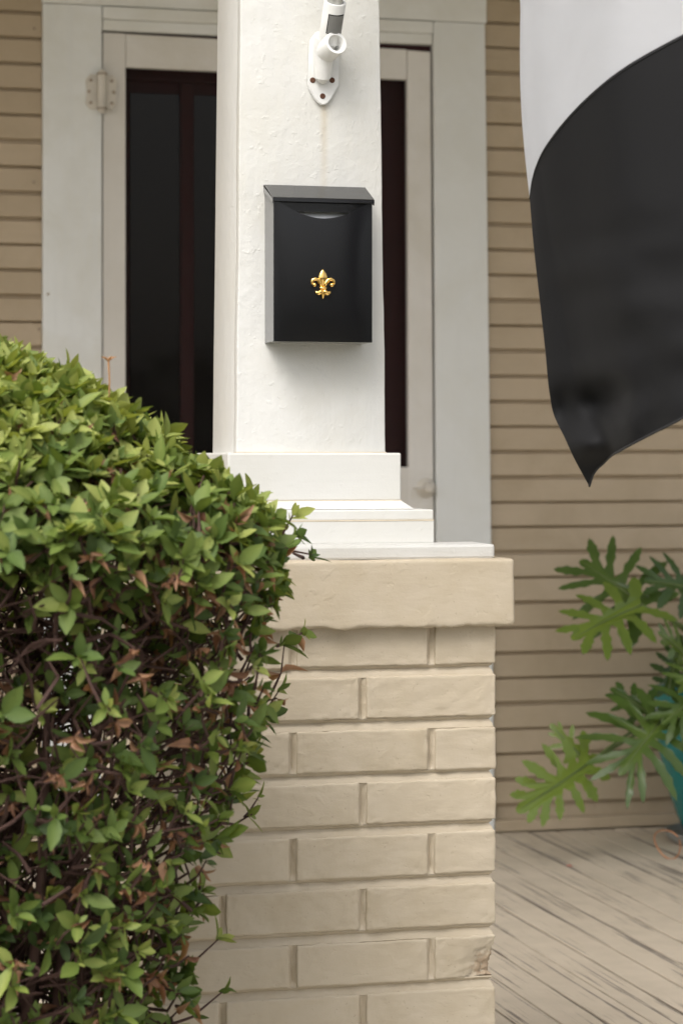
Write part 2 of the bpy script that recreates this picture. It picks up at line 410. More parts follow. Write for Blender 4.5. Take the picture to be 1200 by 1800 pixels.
# sheathing with a door opening
sh = bmesh.new()
for a in ((-2.6, CX0 + 0.04, 0.0, CEIL + 1.2), (CX1b - 0.04, 4.4, 0.0, CEIL + 1.2), (CX0 + 0.04, CX1b - 0.04, ztop + 0.03, CEIL + 1.2), (CX0 + 0.04, CX1b - 0.04, 0.0, FLOOR)):
    merge(sh, box(a[0], a[1], YW + 0.034, YW + 0.16, a[2], a[3]))
obj('wall', sh, M_siding, house)
def lap(x0, x1, z, e, jit, wob):
    bt = 0.013; f = 0.0
    b = bmesh.new(); prof = [(YS + jit + 0.0012, z), (YS + jit, z + 0.0014), (YS + 0.0035, z + e - 0.0105), (YS + 0.0125, z + e - 0.0078), (YS + 0.0150, z + e - 0.006), (YS + 0.0150, z + e + 0.004), (YS + 0.0185, z + e + 0.004), (YS + 0.0185, z)]
    tl_ = random.gauss(0, 0.0011)
    A = [b.verts.new((x0, y, zz - tl_)) for y, zz in prof]; B = [b.verts.new((x1, y, zz + tl_)) for y, zz in prof]; n = len(prof)
    for k in range(n): b.faces.new((A[k], A[(k + 1) % n], B[(k + 1) % n], B[k]))
    b.faces.new(A[::-1]); b.faces.new(B); bmesh.ops.recalc_face_normals(b, faces=b.faces); return b
# left side of the door
dz = 45.4 / FPX * at(40, 400, YS).length * 0.998
depth_l = (at(40, 400, YS) - Vector((0, 0, EYE))).dot(FW); e_l = 45.4 / FPX * depth_l
z_l = EYE + (HOR - 18) / FPX * depth_l
depth_r = (at(880, 400, YS) - Vector((0, 0, EYE))).dot(FW); e_r = 44.35 / FPX * depth_r
z_r = EYE + (HOR - 924) / FPX * depth_r
for (x0, x1, zr, e) in ((-2.6, CX0 - 0.001, z_l, e_l), (None, 4.4, z_r, e_r)):
    k0 = int((zr - FLOOR - 0.03) / e); k = -k0
    while True:
        z = zr + k * e
        if z + e > CEIL: break
        t = (z - FLOOR) / (ztop - FLOOR); xx = x0 if x0 is not None else CX1b + (CX1t - CX1b) * t + 0.001
        obj('clapboard', lap(xx, x1, z, e, random.uniform(-0.0015, 0.001), 0), M_siding, house); k += 1
for (x0, x1) in ((-2.6, CX0 - 0.002), (CX1b + 0.002, 4.4)):
    obj('base_trim', box(x0, x1, YW + 0.004, YW + 0.032, FLOOR + 0.002, FLOOR + 0.034, 0.003), M_siding, house)
# casing boards
def quad_board(name, tl, tr, br, bl, Y, th, mat, parent, bev=0.002):
    f = [Vector((p[0], Y, p[1])) for p in (tl, tr, br, bl)]
    return obj(name, hexa(f + [p + Vector((0, th, 0)) for p in f], bev), mat, parent)
zf = FLOOR + 0.003
quad_board('door_casing', (CX0, ztop), (DX0 - 0.001, ztop), (DX0 - 0.001, zf), (CX0, zf), YW, 0.03, M_trim, house)
quad_board('door_casing', (DX1t + 0.002, ztop), (CX1t, ztop), (CX1b, zf), (DX1b + 0.002, zf), YW, 0.03, M_trim, house)
quad_board('head_casing', (CX0 - 0.002, ztop + 0.19), (CX1t + 0.004, ztop + 0.19), (CX1t + 0.004, ztop + 0.0015), (CX0 - 0.002, ztop + 0.0015), YW - 0.002, 0.032, M_trim_h, house)
def zat(px, py): return at(px, py, YW).z
z1 = zat(180, 33); z2 = zat(180, 52)
quad_board('head_stop', (DX0 + 0.001, ztop - 0.001), (DX1t, ztop - 0.001), (DX1t, z1), (DX0 + 0.001, z1), YW - 0.006, 0.036, M_trim_h, house, 0.003)
quad_board('head_stop', (DX0 + 0.001, z1 - 0.0005), (DX1t, z1 - 0.0005), (DX1t, z2), (DX0 + 0.001, z2), YW + 0.004, 0.03, M_trim_h, house)
obj('threshold', box(DX0, DX1b, YW - 0.03, YW + 0.1, FLOOR + 0.002, FLOOR + 0.03, 0.006), M_door_h, house)
# inner door, maroon with dark glass lights
YI = YW + 0.075
inner = obj('inner_door', box(DX0 - 0.02, DX1b + 0.04, YI + 0.02, YI + 0.045, FLOOR + 0.03, z2 + 0.02), M_maroon, house)
gx = [at(p, 300, YI).x for p in (229, 318, 341, 430, 452, 560, 640)]
gz0, gz1 = at(280, 492, YI).z, at(280, 163, YI).z
for a, b in ((gx[0], gx[1]), (gx[2], gx[3]), (gx[4], gx[5])):
    obj('pane', box(a + 0.002, b - 0.002, YI + 0.010, YI + 0.019, FLOOR + 0.24, gz1 - 0.002), M_glass, inner)
for a, b in ((gx[1], gx[2]), (gx[3], gx[4])):
    obj('muntin', box(a, b, YI - 0.001, YI + 0.0195, FLOOR + 0.236, gz1 + 0.031, 0.003), M_maroon, inner)
obj('stile', box(gx[5] + 0.001, DX1b + 0.035, YI - 0.002, YI + 0.0195, FLOOR + 0.03, z2 + 0.015, 0.003), M_maroon, inner)
obj('rail', box(DX0, gx[5] - 0.001, YI - 0.002, YI + 0.0195, gz1 + 0.032, z2 + 0.015, 0.003), M_maroon, inner)
obj('rail', box(gx[0], gx[5] - 0.001, YI - 0.004, YI + 0.0195, FLOOR + 0.04, FLOOR + 0.235, 0.003), M_maroon, inner)
# screen door
sdoor = obj('screen_door', box(at(222, 300, YW).x - 0.01, at(722, 300, YW).x + 0.01, YW + 0.026, YW + 0.028, zat(222, 820) - 0.02, zat(222, 117) + 0.02), M_screen, house)
YD = YW + 0.008; zd = z2 - 0.006; zg1 = zat(222, 117); zg0 = at(716, 821, YW).z; zb = FLOOR + 0.034
sx = at(222, 300, YW).x; rx_t = at(717, 120, YW).x; rx_b = at(722, 820, YW).x
quad_board('stile', (DX0 + 0.003, zd), (sx, zd), (sx, zb), (DX0 + 0.003, zb), YD, 0.03, M_door, sdoor)
quad_board('stile', (rx_t, zd - 0.012), (DX1t - 0.004, zd - 0.014), (DX1b - 0.003, zb), (rx_b, zb), YD, 0.03, M_door, sdoor)
quad_board('top_rail', (sx + 0.0008, zd - 0.001), (rx_t - 0.0008, zd - 0.010), (rx_t - 0.0008, zg1 - 0.003), (sx + 0.0008, zg1), YD + 0.0015, 0.028, M_door_h, sdoor)
quad_board('lock_rail', (sx + 0.0008, zg0), (rx_b - 0.0008, zg0), (rx_b - 0.0008, zg0 - 0.16), (sx + 0.0008, zg0 - 0.16), YD + 0.0015, 0.028, M_door_h, sdoor)
quad_board('kick_panel', (sx + 0.0008, zg0 - 0.161), (rx_b - 0.0008, zg0 - 0.161), (rx_b - 0.0008, zb), (sx + 0.0008, zb), YD + 0.012, 0.012, M_door, sdoor)
# latch: rosette, boss and small lever
lc = at(748, 858, YD); lb = bmesh.new()
lathe(lb, lc + Vector((0, 0.001, 0)), [(0, 0.012), (0.012, 0.012), (0.022, 0.008), (0.0275, 0.003), (0.029, 0.0)], 32, (0, -1, 0))
lathe(lb, lc + Vector((0, -0.010, 0)), [(0, 0.034), (0.008, 0.033), (0.013, 0.028), (0.0145, 0.016), (0.017, 0.004), (0.019, 0.0)], 28, (0, -1, 0))
tube(lb, [lc + Vector((0.002, -0.030, 0.001)), lc + Vector((-0.012, -0.036, 0.0)), lc + Vector((-0.042, -0.040, -0.001)), lc + Vector((-0.046, -0.041, -0.001))], [0.005, 0.0045, 0.0042, 0.0055], 12)
for dzz in (0.022, -0.022):
    lathe(lb, lc + Vector((0, -0.004, dzz)), [(0, 0.004), (0.003, 0.003), (0.004, 0.0)], 12, (0, -1, 0))
auto_smooth(obj('latch', lb, M_hinge, sdoor))
# spring hinge across the joint between casing and door
hc = at(178, 162, YW - 0.002)
hinge = empty('hinge', hc - wloc(house)); hinge.parent = house
def hinge_leaf(sgn):
    w, h = 0.042, 0.092; b = bmesh.new()
    out = [(0.006, -h / 2 + 0.012), (0.010, -h / 2), (w - 0.012, -h / 2), (w, -h / 2 + 0.014), (w - 0.004, 0.0), (w, h / 2 - 0.014), (w - 0.012, h / 2), (0.010, h / 2), (0.006, h / 2 - 0.012)]
    f = b.faces.new([b.verts.new(hc + Vector((sgn * p[0], -0.006, p[1]))) for p in out])
    r = bmesh.ops.extrude_face_region(b, geom=[f]); vs = [x for x in r['geom'] if isinstance(x, bmesh.types.BMVert)]
    bmesh.ops.translate(b, verts=vs, vec=(0, 0.008, 0)); bmesh.ops.recalc_face_normals(b, faces=b.faces)
    return b
for sg in (-1, 1):
    auto_smooth(obj('hinge_leaf', hinge_leaf(sg), M_hinge, hinge))
    for (px_, pz_) in ((0.028, 0.030), (0.033, 0.0), (0.028, -0.030)):
        sb = bmesh.new(); lathe(sb, hc + Vector((sg * px_, -0.006, pz_)), [(0, 0.0012), (0.0018, 0.0024), (0.0040, 0.0014), (0.0048, 0.0)], 14, (0, -1, 0))
        auto_smooth(obj('screw', sb, M_hscrew, hinge))
for zz_ in (-0.046, 0.046):
    sb = bmesh.new(); lathe(sb, hc + Vector((0, -0.018, zz_)), [(0.009, -0.0028), (0.0138, -0.0022), (0.0138, 0.0022), (0.009, 0.0028)], 20)
    auto_smooth(obj('hinge_collar', sb, M_hscrew, hinge))
b = bmesh.new(); r_ = 0.0135
lathe(b, hc + Vector((0, -0.018, 0)), [(0, -0.058), (0.006, -0.057), (0.0098, -0.053), (0.0098, -0.049), (0.0125, -0.048), (0.0125, -0.040), (0.0115, -0.039), (0.0115, 0.039), (0.0125, 0.040), (0.0125, 0.048), (0.0098, 0.049), (0.0098, 0.053), (0.006, 0.057), (0, 0.058)], 24)
auto_smooth(obj('hinge_barrel', b, M_hinge, hinge))
for (px_, py_, yy_) in ((61, 50, YS), (69, 579, YS + 0.001), (85, 517, YW), (60, 320, YS)):
    nc = at(px_, py_, yy_); nb_m = bmesh.new(); lathe(nb_m, nc + Vector((0, 0.001, 0)), [(0, 0.0035), (0.003, 0.003), (0.0042, 0.0)], 10, (0, -1, 0)); obj('nail', nb_m, M_hscrew, house, smooth=True)
# porch roof: ceiling, beam on the columns, fascia and sloping roof
obj('porch_ceiling', box(-2.0, 4.0, 3.32, YW + 0.03, CEIL, CEIL + 0.03), M_roofm, house)
obj('porch_beam', box(-2.0, 4.0, 3.53, 3.70, CEIL - 0.16, CEIL - 0.001), M_white_h, house)
obj('fascia', box(-2.0, 4.0, 3.29, 3.318, CEIL - 0.02, CEIL + 0.14, 0.003), M_white_h, house)
obj('porch_roof', hexa([(-2.1, 3.24, CEIL + 0.17), (4.1, 3.24, CEIL + 0.17), (4.1, 3.24, CEIL + 0.14), (-2.1, 3.24, CEIL + 0.14),
     (-2.1, YW + 0.03, CEIL + 1.0), (4.1, YW + 0.03, CEIL + 1.0), (4.1, YW + 0.03, CEIL + 0.96), (-2.1, YW + 0.03, CEIL + 0.96)]), simple('roof_shingle', (0.07, 0.065, 0.06), 0.9), house)

# ------------------------------------------------------------------ brick pier
XR = at(871, 1300, YB).x            # right front arris of the pier
UNIT = 0.2085; JT = 0.0108; HALF = UNIT / 2; JH = 0.0158
PWID = 2.5 * UNIT - JT               # pier is square, two and a half bricks
XL = XR - PWID; YBK = YB + PWID
CRS = 0.0772; BH = CRS - JH
cap_top = at(700, 983, YB).z; cap_bot = at(700, 1104, YB - 0.02).z
pier = empty('brick_pier', ((XL + XR) / 2, YB + PWID / 2, 0.0))
tag(pier, 'tan painted brick pier with thick slab cap under the white column', 'pier')
core_top = cap_bot + 0.004
core = rough_box((PWID - 0.0245, PWID - 0.0245, core_top), (60, 24, 120), 0.004, 0.0022, 34, 3, ((XL + XR) / 2, YB + PWID / 2, core_top / 2))
auto_smooth(obj('mortar', core, M_brick, pier), 60)
BL, BD = UNIT - JT, HALF - JT
def brick_mesh(seed, chip=False):
    def fn(p, n):
        if chip:
            d = (p - Vector((BL / 2, BD / 2, -BH * 0.30))); q = Vector((d.x, d.y * 1.0, d.z * 1.25)).length
            if q < 0.062:
                k = (1 - q / 0.062); p = p - Vector((0.9, 0.6, 0)).normalized() * (k * 0.016 + 0.006 * mnoise.noise(p * 190) * min(1, k * 3))
        # slightly belled faces and uneven arrises
        return p + n * (0.0011 * mnoise.noise((p + Vector((seed, 0, 0))) * 75) + 0.0009 * mnoise.noise((p + Vector((0, seed, 0))) * 170))
    b = rough_box((BL, BD, BH), (44, 14, 20) if not chip else (60, 26, 26), 0.0030, 0.0009, 17, seed * 1.7 + 2, fn=fn)
    if chip:
        b.verts.ensure_lookup_table(); cl = b.verts.layers.float.new('chip')
        for v in b.verts:
            d = v.co - Vector((BL / 2, BD / 2, -BH * 0.30)); v[cl] = max(0.0, 1 - Vector((d.x, d.y, d.z * 1.25)).length / 0.066)
    me = bpy.data.meshes.new('brick'); b.to_mesh(me); b.free(); me.materials.append(M_brick)
    me.polygons.foreach_set('use_smooth', [True] * len(me.polygons)); return me
bmeshes = [brick_mesh(s) for s in range(8)]; chipped = brick_mesh(11, True)
first_top = at(700, 1169 - 0, YB).z  # bottom of the first course
z0c = at(700, 1170, YB).z
half_y = PWID / 2
ncrs = int((z0c) / CRS) + 1
for k in range(-1, ncrs):
    z = z0c - (k) * CRS + BH / 2 if k >= 0 else z0c + BH / 2 + CRS
    if k == -1 or z - BH / 2 < 0.01: continue
    even = k % 2 == 0                 # even courses: the header shows at the right end of the front
    for side in range(4):
        ang = side * math.pi / 2
        for i in range(2):
            s0 = i * UNIT if even else i * UNIT + HALF
            cx = -PWID / 2 + s0 + BL / 2; cy = -PWID / 2 + BD / 2
            px_ = cx * math.cos(ang) - cy * math.sin(ang); py_ = cx * math.sin(ang) + cy * math.cos(ang)
            me = bmeshes[random.randrange(8)]
            # in even courses the bond runs one way round the pier, in odd courses the other way
            flip = random.choice((0, math.pi)) if False else 0
            isch = (k == 6 and side == 1 and i == 0)
            o = obj('brick', me, None, pier, loc=(pier.location.x + px_, pier.location.y + py_, z + random.uniform(-0.0012, 0.0012)))
            o.rotation_euler = (random.gauss(0, 0.006), random.gauss(0, 0.003), ang + random.gauss(0, 0.004))
            if isch:
                o.data = chipped; o.rotation_euler = (0, 0, ang + math.pi); o['label'] = 'broken corner brick'
def mortar_bed(zlo, zhi, seed):
    # weathered joint: slopes back up from the course below, then a short undercut to the course above
    b = bmesh.new(); n = 64; rows = []
    for r, (z, ins, ja) in enumerate(((zlo - 0.0018, 0.0042, 0.6), (zlo - 0.0006, 0.0024, 1.0), (zlo + 0.0055, 0.0046, 1.0), (zhi - 0.0048, 0.0082, 1.0), (zhi - 0.0010, 0.0040, 1.3), (zhi + 0.0012, 0.0044, 0.6))):
        ring = []; h = PWID / 2 - ins
        for sd in range(4):
            a = sd * math.pi / 2
            for i in range(n):
                u = (i / n * 2 - 1) * h; w = ja * (mnoise.noise(Vector((u * 24 + seed, sd * 7.7, r * 0.35))) * 0.0013 + mnoise.noise(Vector((u * 95 + seed, sd * 3.1, r))) * 0.0010)
                if i == 0: w = 0.0
                x, y = u, -h - w + 0.0003
                ring.append(b.verts.new((pier.location.x + x * math.cos(a) - y * math.sin(a), pier.location.y + x * math.sin(a) + y * math.cos(a), z + w * 0.9)))
        rows.append(ring)
    for A, B in zip(rows, rows[1:]):
        for k in range(len(A)): b.faces.new((A[k], A[(k + 1) % len(A)], B[(k + 1) % len(A)], B[k]))
    bmesh.ops.recalc_face_normals(b, faces=b.faces)
    return auto_smooth(obj('mortar_bed', b, M_brick, pier), 38)
def perpend(zlo, zhi, s0, side, seed):
    # upright joint between two bricks of a course: a shallow uneven V
    b = bmesh.new(); n = 14; a = side * math.pi / 2; cols = []
    for c_, (du, ins) in enumerate(((-0.5 * JT - 0.002, 0.0030), (-0.5 * JT + 0.0002, 0.0030), (-0.25 * JT, 0.0066), (-0.05 * JT, 0.0092), (0.22 * JT, 0.0062), (0.5 * JT, 0.0030), (0.5 * JT + 0.002, 0.0030))):
        L_ = []
        for i in range(n + 1):
            z = zlo + 0.0004 + (zhi - zlo - 0.0004) * i / n; w = mnoise.noise(Vector((z * 60 + seed, c_ * 0.6, side * 5.0))) * 0.0016
            tt = i / n; ins2 = 0.0038 + (ins - 0.0038) * (1 - abs(2 * tt - 1) ** 5) if ins > 0.0031 else 0.0036
            x = s0 + du + w; y = -(PWID / 2 - ins2) + w * 0.6
            L_.append(b.verts.new((pier.location.x + x * math.cos(a) - y * math.sin(a), pier.location.y + x * math.sin(a) + y * math.cos(a), z)))
        cols.append(L_)
    for A, B in zip(cols, cols[1:]):
        for i in range(n): b.faces.new((A[i], B[i], B[i + 1], A[i + 1]))
    return auto_smooth(obj('mortar_joint', b, M_brick, pier), 38)
for k in range(ncrs - 1):
    zc_ = z0c - k * CRS
    if zc_ - JH > 0.05: mortar_bed(zc_ - JH, zc_, k * 5.3)
    if zc_ > 0.05:
        for side in range(4):
            for i in range(2):
                s0 = -PWID / 2 + (i * UNIT + BL + JT / 2 if k % 2 == 0 else HALF + i * UNIT - JT / 2)
                perpend(zc_, zc_ + BH, s0, side, k * 3.7 + i)
cap_ov = 0.0225
cw = PWID + 2 * cap_ov; chh = cap_top - cap_bot
def capfn(p, n):
    if p.z < -chh / 2 + 0.02: p = p + Vector((0, 0, 0.0035 * mnoise.noise(p * 42) + 0.0025 * mnoise.noise(p * 120)))
    return p
cb = rough_box((cw, cw, chh), (90, 40, 22), 0.0052, 0.0014, 15, 21, ((XL + XR) / 2, YB + PWID / 2, (cap_top + cap_bot) / 2), capfn)
auto_smooth(obj('cap_slab', cb, M_brick, pier), 60)

# ------------------------------------------------------------------ white column
col = empty('porch_column', ((at(546, 800, YC).x), YC + 0.1, cap_top))
tag(col, 'white painted tapered porch column on stepped wooden base', 'column')
z_pl0 = cap_top - 0.001; z_pl1 = at(700, 958, YB + 0.004).z
xr = at(869.5, 965, YB + 0.004).x
xc = 0.5 * (at(416, 790, YC).x + at(677.5, 790, YC).x)
def sq(name, hwr, hwl, yf, yb_, z0, z1, mat, bev=0.003):
    return obj(name, box(xc - hwl, xc + hwr, yf, yb_, z0, z1, bev), mat, col)
ycen = YC + 0.105
hpl = xr - xc
sq('base_plate', hpl, hpl, YB + 0.004, 3.48, z_pl0, z_pl1, M_plate, 0.004)
y2 = 3.455; h2 = at(763, 930, y2).x - xc
zb2a = z_pl1 - 0.001; zb2m = at(700, 914.5, y2).z; zb2 = at(700, 896, y2).z
sq('plinth', h2, h2, y2, 2 * ycen - y2, zb2a, zb2m - 0.0004, M_white_h, 0.002)
sq('plinth_top', h2 - 0.001, h2 - 0.001, y2 + 0.001, 2 * ycen - y2 - 0.001, zb2m, zb2, M_white_h, 0.002)
y3 = 3.478; h3 = at(729, 890, y3).x - xc; y1 = 3.502; h1 = at(705, 850, y1).x - xc
zb3 = at(700, 880, y3).z
b = hexa([(xc - h1, y1, zb3), (xc + h1, y1, zb3), (xc + h3, y3, zb2 + 0.0005), (xc - h3, y3, zb2 + 0.0005),
          (xc - h1, 2 * ycen - y1, zb3), (xc + h1, 2 * ycen - y1, zb3), (xc + h3, 2 * ycen - y3, zb2 + 0.0005), (xc - h3, 2 * ycen - y3, zb2 + 0.0005)], 0.002)
obj('base_moulding', b, M_white_h, col)
zb1 = at(600, 796, y1).z
sq('base_block', h1, h1, y1, 2 * ycen - y1, zb3 - 0.001, zb1, M_white_h, 0.003)
M_caulk = simple('old_caulk', (0.60, 0.52, 0.40), 0.6)
for (hw_, yf_, zc) in ((xat_c := (at(678.5, 790, YC).x - xc), YC - 0.0012, zb1 + 0.0006), (h1 + 0.0004, y1 - 0.0010, zb3 - 0.0002), (h2 - 0.0006, y2 - 0.0004, zb2m - 0.0002)):
    obj('caulk_line', box(xc - hw_, xc + hw_, yf_, yf_ + 0.02, zc - 0.0009, zc + 0.0009), M_caulk, col)
# shaft of four boards, tapering upwards
zs = zb1 - 0.002; ztp = CEIL - 0.161
def xat(px, py): return at(px, py, YC).x
zA, zB = at(420, 780, YC).z, at(420, 0, YC).z
def ext(v0, v1, z): return v0 + (v1 - v0) * (z - zA) / (zB - zA)
xl0, xl1 = xat(416, 780), xat(424, 0); xr0, xr1 = xat(677.5, 780), xat(668, 0)
SH_D = 0.19; TH = 0.022
def shaft_pt(z, side): return ext(xl0, xl1, z) if side < 0 else ext(xr0, xr1, z)
def yfr(z): return YC + 0.006 * (z - zA)
def ybk(z): return YC + SH_D - 0.006 * (z - zA)
stx = at(570, 200, YC).x - col.location.x; stz = at(570, 184, YC).z - col.location.z
M_shaft = painted_wood('white_column_paint', (0.635, 0.635, 0.615), 'z', 0.42, grain_h=0.18, lump_h=0.62, dirt=0.08, stain=(stx, stz, 0.22, 0.0085))
def warp_board(name, corners_fn, mat):
    """a long board cut into short lengths so that its edges wander slightly, as old boards do"""
    bm = bmesh.new(); N = 60; rows = []
    for i in range(N + 1):
        z = zs + (ztp - zs) * i / N
        rows.append([bm.verts.new(p) for p in corners_fn(z)])
    for i in range(N):
        A, B = rows[i], rows[i + 1]
        for k in range(4): bm.faces.new((A[k], A[(k + 1) % 4], B[(k + 1) % 4], B[k]))
    bm.faces.new(rows[0][::-1]); bm.faces.new(rows[-1]); bmesh.ops.recalc_face_normals(bm, faces=bm.faces)
    ed = [e for e in bm.edges if abs((e.verts[0].co - e.verts[1].co).z) > 1e-4]
    bmesh.ops.bevel(bm, geom=ed, offset=0.0022, segments=2, profile=0.5, affect='EDGES')
    return auto_smooth(obj(name, bm, mat, col), 50)
def wob(z, s): return 0.0012 * mnoise.noise(Vector((s * 9.1, 0, z * 6))) + 0.0006 * mnoise.noise(Vector((s * 3.1, 4, z * 25)))
warp_board('front_board', lambda z: [(shaft_pt(z, -1) + wob(z, 1), yfr(z), z), (shaft_pt(z, 1) + wob(z, 2), yfr(z), z), (shaft_pt(z, 1) + wob(z, 2), yfr(z) + TH, z), (shaft_pt(z, -1) + wob(z, 1), yfr(z) + TH, z)], M_shaft)
for s in (-1, 1):
    def fn(z, s=s):
        x = shaft_pt(z, s) - s * 0.0008
        w = wob(z, 3 + s) * 1.4
        return [(x, yfr(z) + TH + 0.0004, z), (x - s * TH, yfr(z) + TH + 0.0004, z), (x - s * TH, ybk(z) + w, z), (x, ybk(z) + w, z)]
    warp_board('side_board', fn, M_white)
warp_board('back_board', lambda z: [(shaft_pt(z, -1) + 0.024, ybk(z) - TH - 0.002, z), (shaft_pt(z, 1) - 0.024, ybk(z) - TH - 0.002, z), (shaft_pt(z, 1) - 0.024, ybk(z) - 0.003, z), (shaft_pt(z, -1) + 0.024, ybk(z) - 0.003, z)], M_white)

# ------------------------------------------------------------------ mailbox
YMB = YC + 0.003; YMF = YMB - 0.062
mx0 = at(465, 480, YMB).x; mx1 = at(654, 480, YMF).x
mzb = at(560, 601, YMF).z; mzf = at(560, 351, YMF).z; mzt = at(560, 328, YMB).z
mail = empty('mailbox', ((mx0 + mx1) / 2, YMB, mzb))
tag(mail, 'black metal wall mailbox with gold lily emblem on the white column', 'mailbox')
T = 0.0014
zs_side = mzf - 0.004
bb = box(mx0, mx1, YMB - T, YMB, mzb, mzt - 0.004)
side_t = mzt - 0.004
for xa in (mx0, mx1 - T):
    merge(bb, hexa([(xa, YMF + 0.001, zs_side), (xa + T, YMF + 0.001, zs_side), (xa + T, YMF + 0.001, mzb), (xa, YMF + 0.001, mzb),
                    (xa, YMB - T, side_t), (xa + T, YMB - T, side_t), (xa + T, YMB - T, mzb), (xa, YMB - T, mzb)]))
merge(bb, box(mx0 + T, mx1 - T, YMF + T, YMB - T, mzb, mzb + T))
obj('body', bb, M_black, mail)
# front panel with a scooped top edge
fb = bmesh.new(); N = 40; rows = []
W = mx1 - mx0; s_dep = at(560, 384, YMF).z; s_top = mzf - 0.0035
for i in range(N + 1):
    t = i / N; x = mx0 + 0.0002 + (W - 0.0004) * t
    u = (t - 0.5) * 2; k = max(0.0, 1 - (abs(u) / 0.93) ** 2.0); z = s_top + (s_dep - s_top) * (k ** 1.15)
    bulge = -0.0035 * (1 - u ** 4)
    col_v = []
    for j in range(9):
        w = j / 8; zz = mzb + 0.0002 + (z - mzb) * w
        col_v.append(fb.verts.new((x, YMF + bulge * math.sin(math.pi * min(1, max(0, (zz - mzb) / (s_top - mzb)))) ** 0.5 * 0.8, zz)))
    rows.append(col_v)
for i in range(N):
    for j in range(8): fb.faces.new((rows[i][j], rows[i + 1][j], rows[i + 1][j + 1], rows[i][j + 1]))
r = bmesh.ops.extrude_face_region(fb, geom=fb.faces[:]); vs = [x for x in r['geom'] if isinstance(x, bmesh.types.BMVert)]
bmesh.ops.translate(fb, verts=vs, vec=(0, T, 0)); bmesh.ops.recalc_face_normals(fb, faces=fb.faces)
fp = auto_smooth(obj('front_panel', fb, M_black, mail), 50)
# lid: sloping sheet with hanging lip and side flanges
lo = 0.0022; YLF = YMF - 0.0045
def sheet_x(x0, x1, prof, th):
    # a bent sheet: profile in (y, z), offset outwards by th, swept from x0 to x1
    b = bmesh.new(); n = len(prof); inner_ = []
    for i in range(n):
        p0 = Vector(prof[max(i - 1, 0)]); p1 = Vector(prof[min(i + 1, n - 1)]); t = (p1 - p0).normalized(); nn_ = Vector((t.y, -t.x)); inner_.append(Vector(prof[i]) + nn_ * th)
    loop = [Vector(p) for p in prof] + inner_[::-1]
    A = [b.verts.new((x0, p.x, p.y)) for p in loop]; B = [b.verts.new((x1, p.x, p.y)) for p in loop]; m = len(loop)
    for k in range(m): b.faces.new((A[k], A[(k + 1) % m], B[(k + 1) % m], B[k]))
    for k in range(n - 1):
        b.faces.new((A[k], A[m - 1 - k], A[m - 2 - k], A[k + 1])); b.faces.new((B[k], B[k + 1], B[m - 2 - k], B[m - 1 - k]))
    bmesh.ops.recalc_face_normals(b, faces=b.faces); return b
prof = [(YMB - 0.001, mzt), (YMB - 0.012, mzt - 0.0006), (YLF + 0.0016, mzf + 0.0022), (YLF + 0.0002, mzf + 0.0008), (YLF, mzf - 0.004)]
lid = sheet_x(mx0 - lo, mx1 + lo, prof, -0.0012)
for x in (mx0 - lo, mx1 + lo - 0.0012):
    merge(lid, hexa([(x, YLF + 0.0016, mzf - 0.0002), (x + 0.0012, YLF + 0.0016, mzf - 0.0002), (x + 0.0012, YLF + 0.0016, mzf - 0.0070), (x, YLF + 0.0016, mzf - 0.0070),
                     (x, YMB - 0.0015, mzt - 0.0022), (x + 0.0012, YMB - 0.0015, mzt - 0.0022), (x + 0.0012, YMB - 0.0015, mzt - 0.010), (x, YMB - 0.0015, mzt - 0.010)]))
obj('lid', lid, M_black, mail)
lipz = at(560, 372, YMF).z
obj('lid_lip', box(mx0 + 0.006, mx1 - 0.006, YMF + 0.004, YMF + 0.0055, lipz, mzf - 0.001), M_black, mail)
fl = hexa([(mx0 + 0.02, YMF + 0.024, lipz + 0.010), (mx1 - 0.02, YMF + 0.024, lipz + 0.010), (mx1 - 0.02, YMF + 0.0062, s_dep - 0.006), (mx0 + 0.02, YMF + 0.0062, s_dep - 0.006),
           (mx0 + 0.02, YMF + 0.0255, lipz + 0.009), (mx1 - 0.02, YMF + 0.0255, lipz + 0.009), (mx1 - 0.02, YMF + 0.0077, s_dep - 0.007), (mx0 + 0.02, YMF + 0.0077, s_dep - 0.007)])
obj('inner_flap', fl, simple('flap_sky_reflection', (0.75, 0.77, 0.80), 0.4), mail)  # pale colour stands in for the sky reflected in the black lip
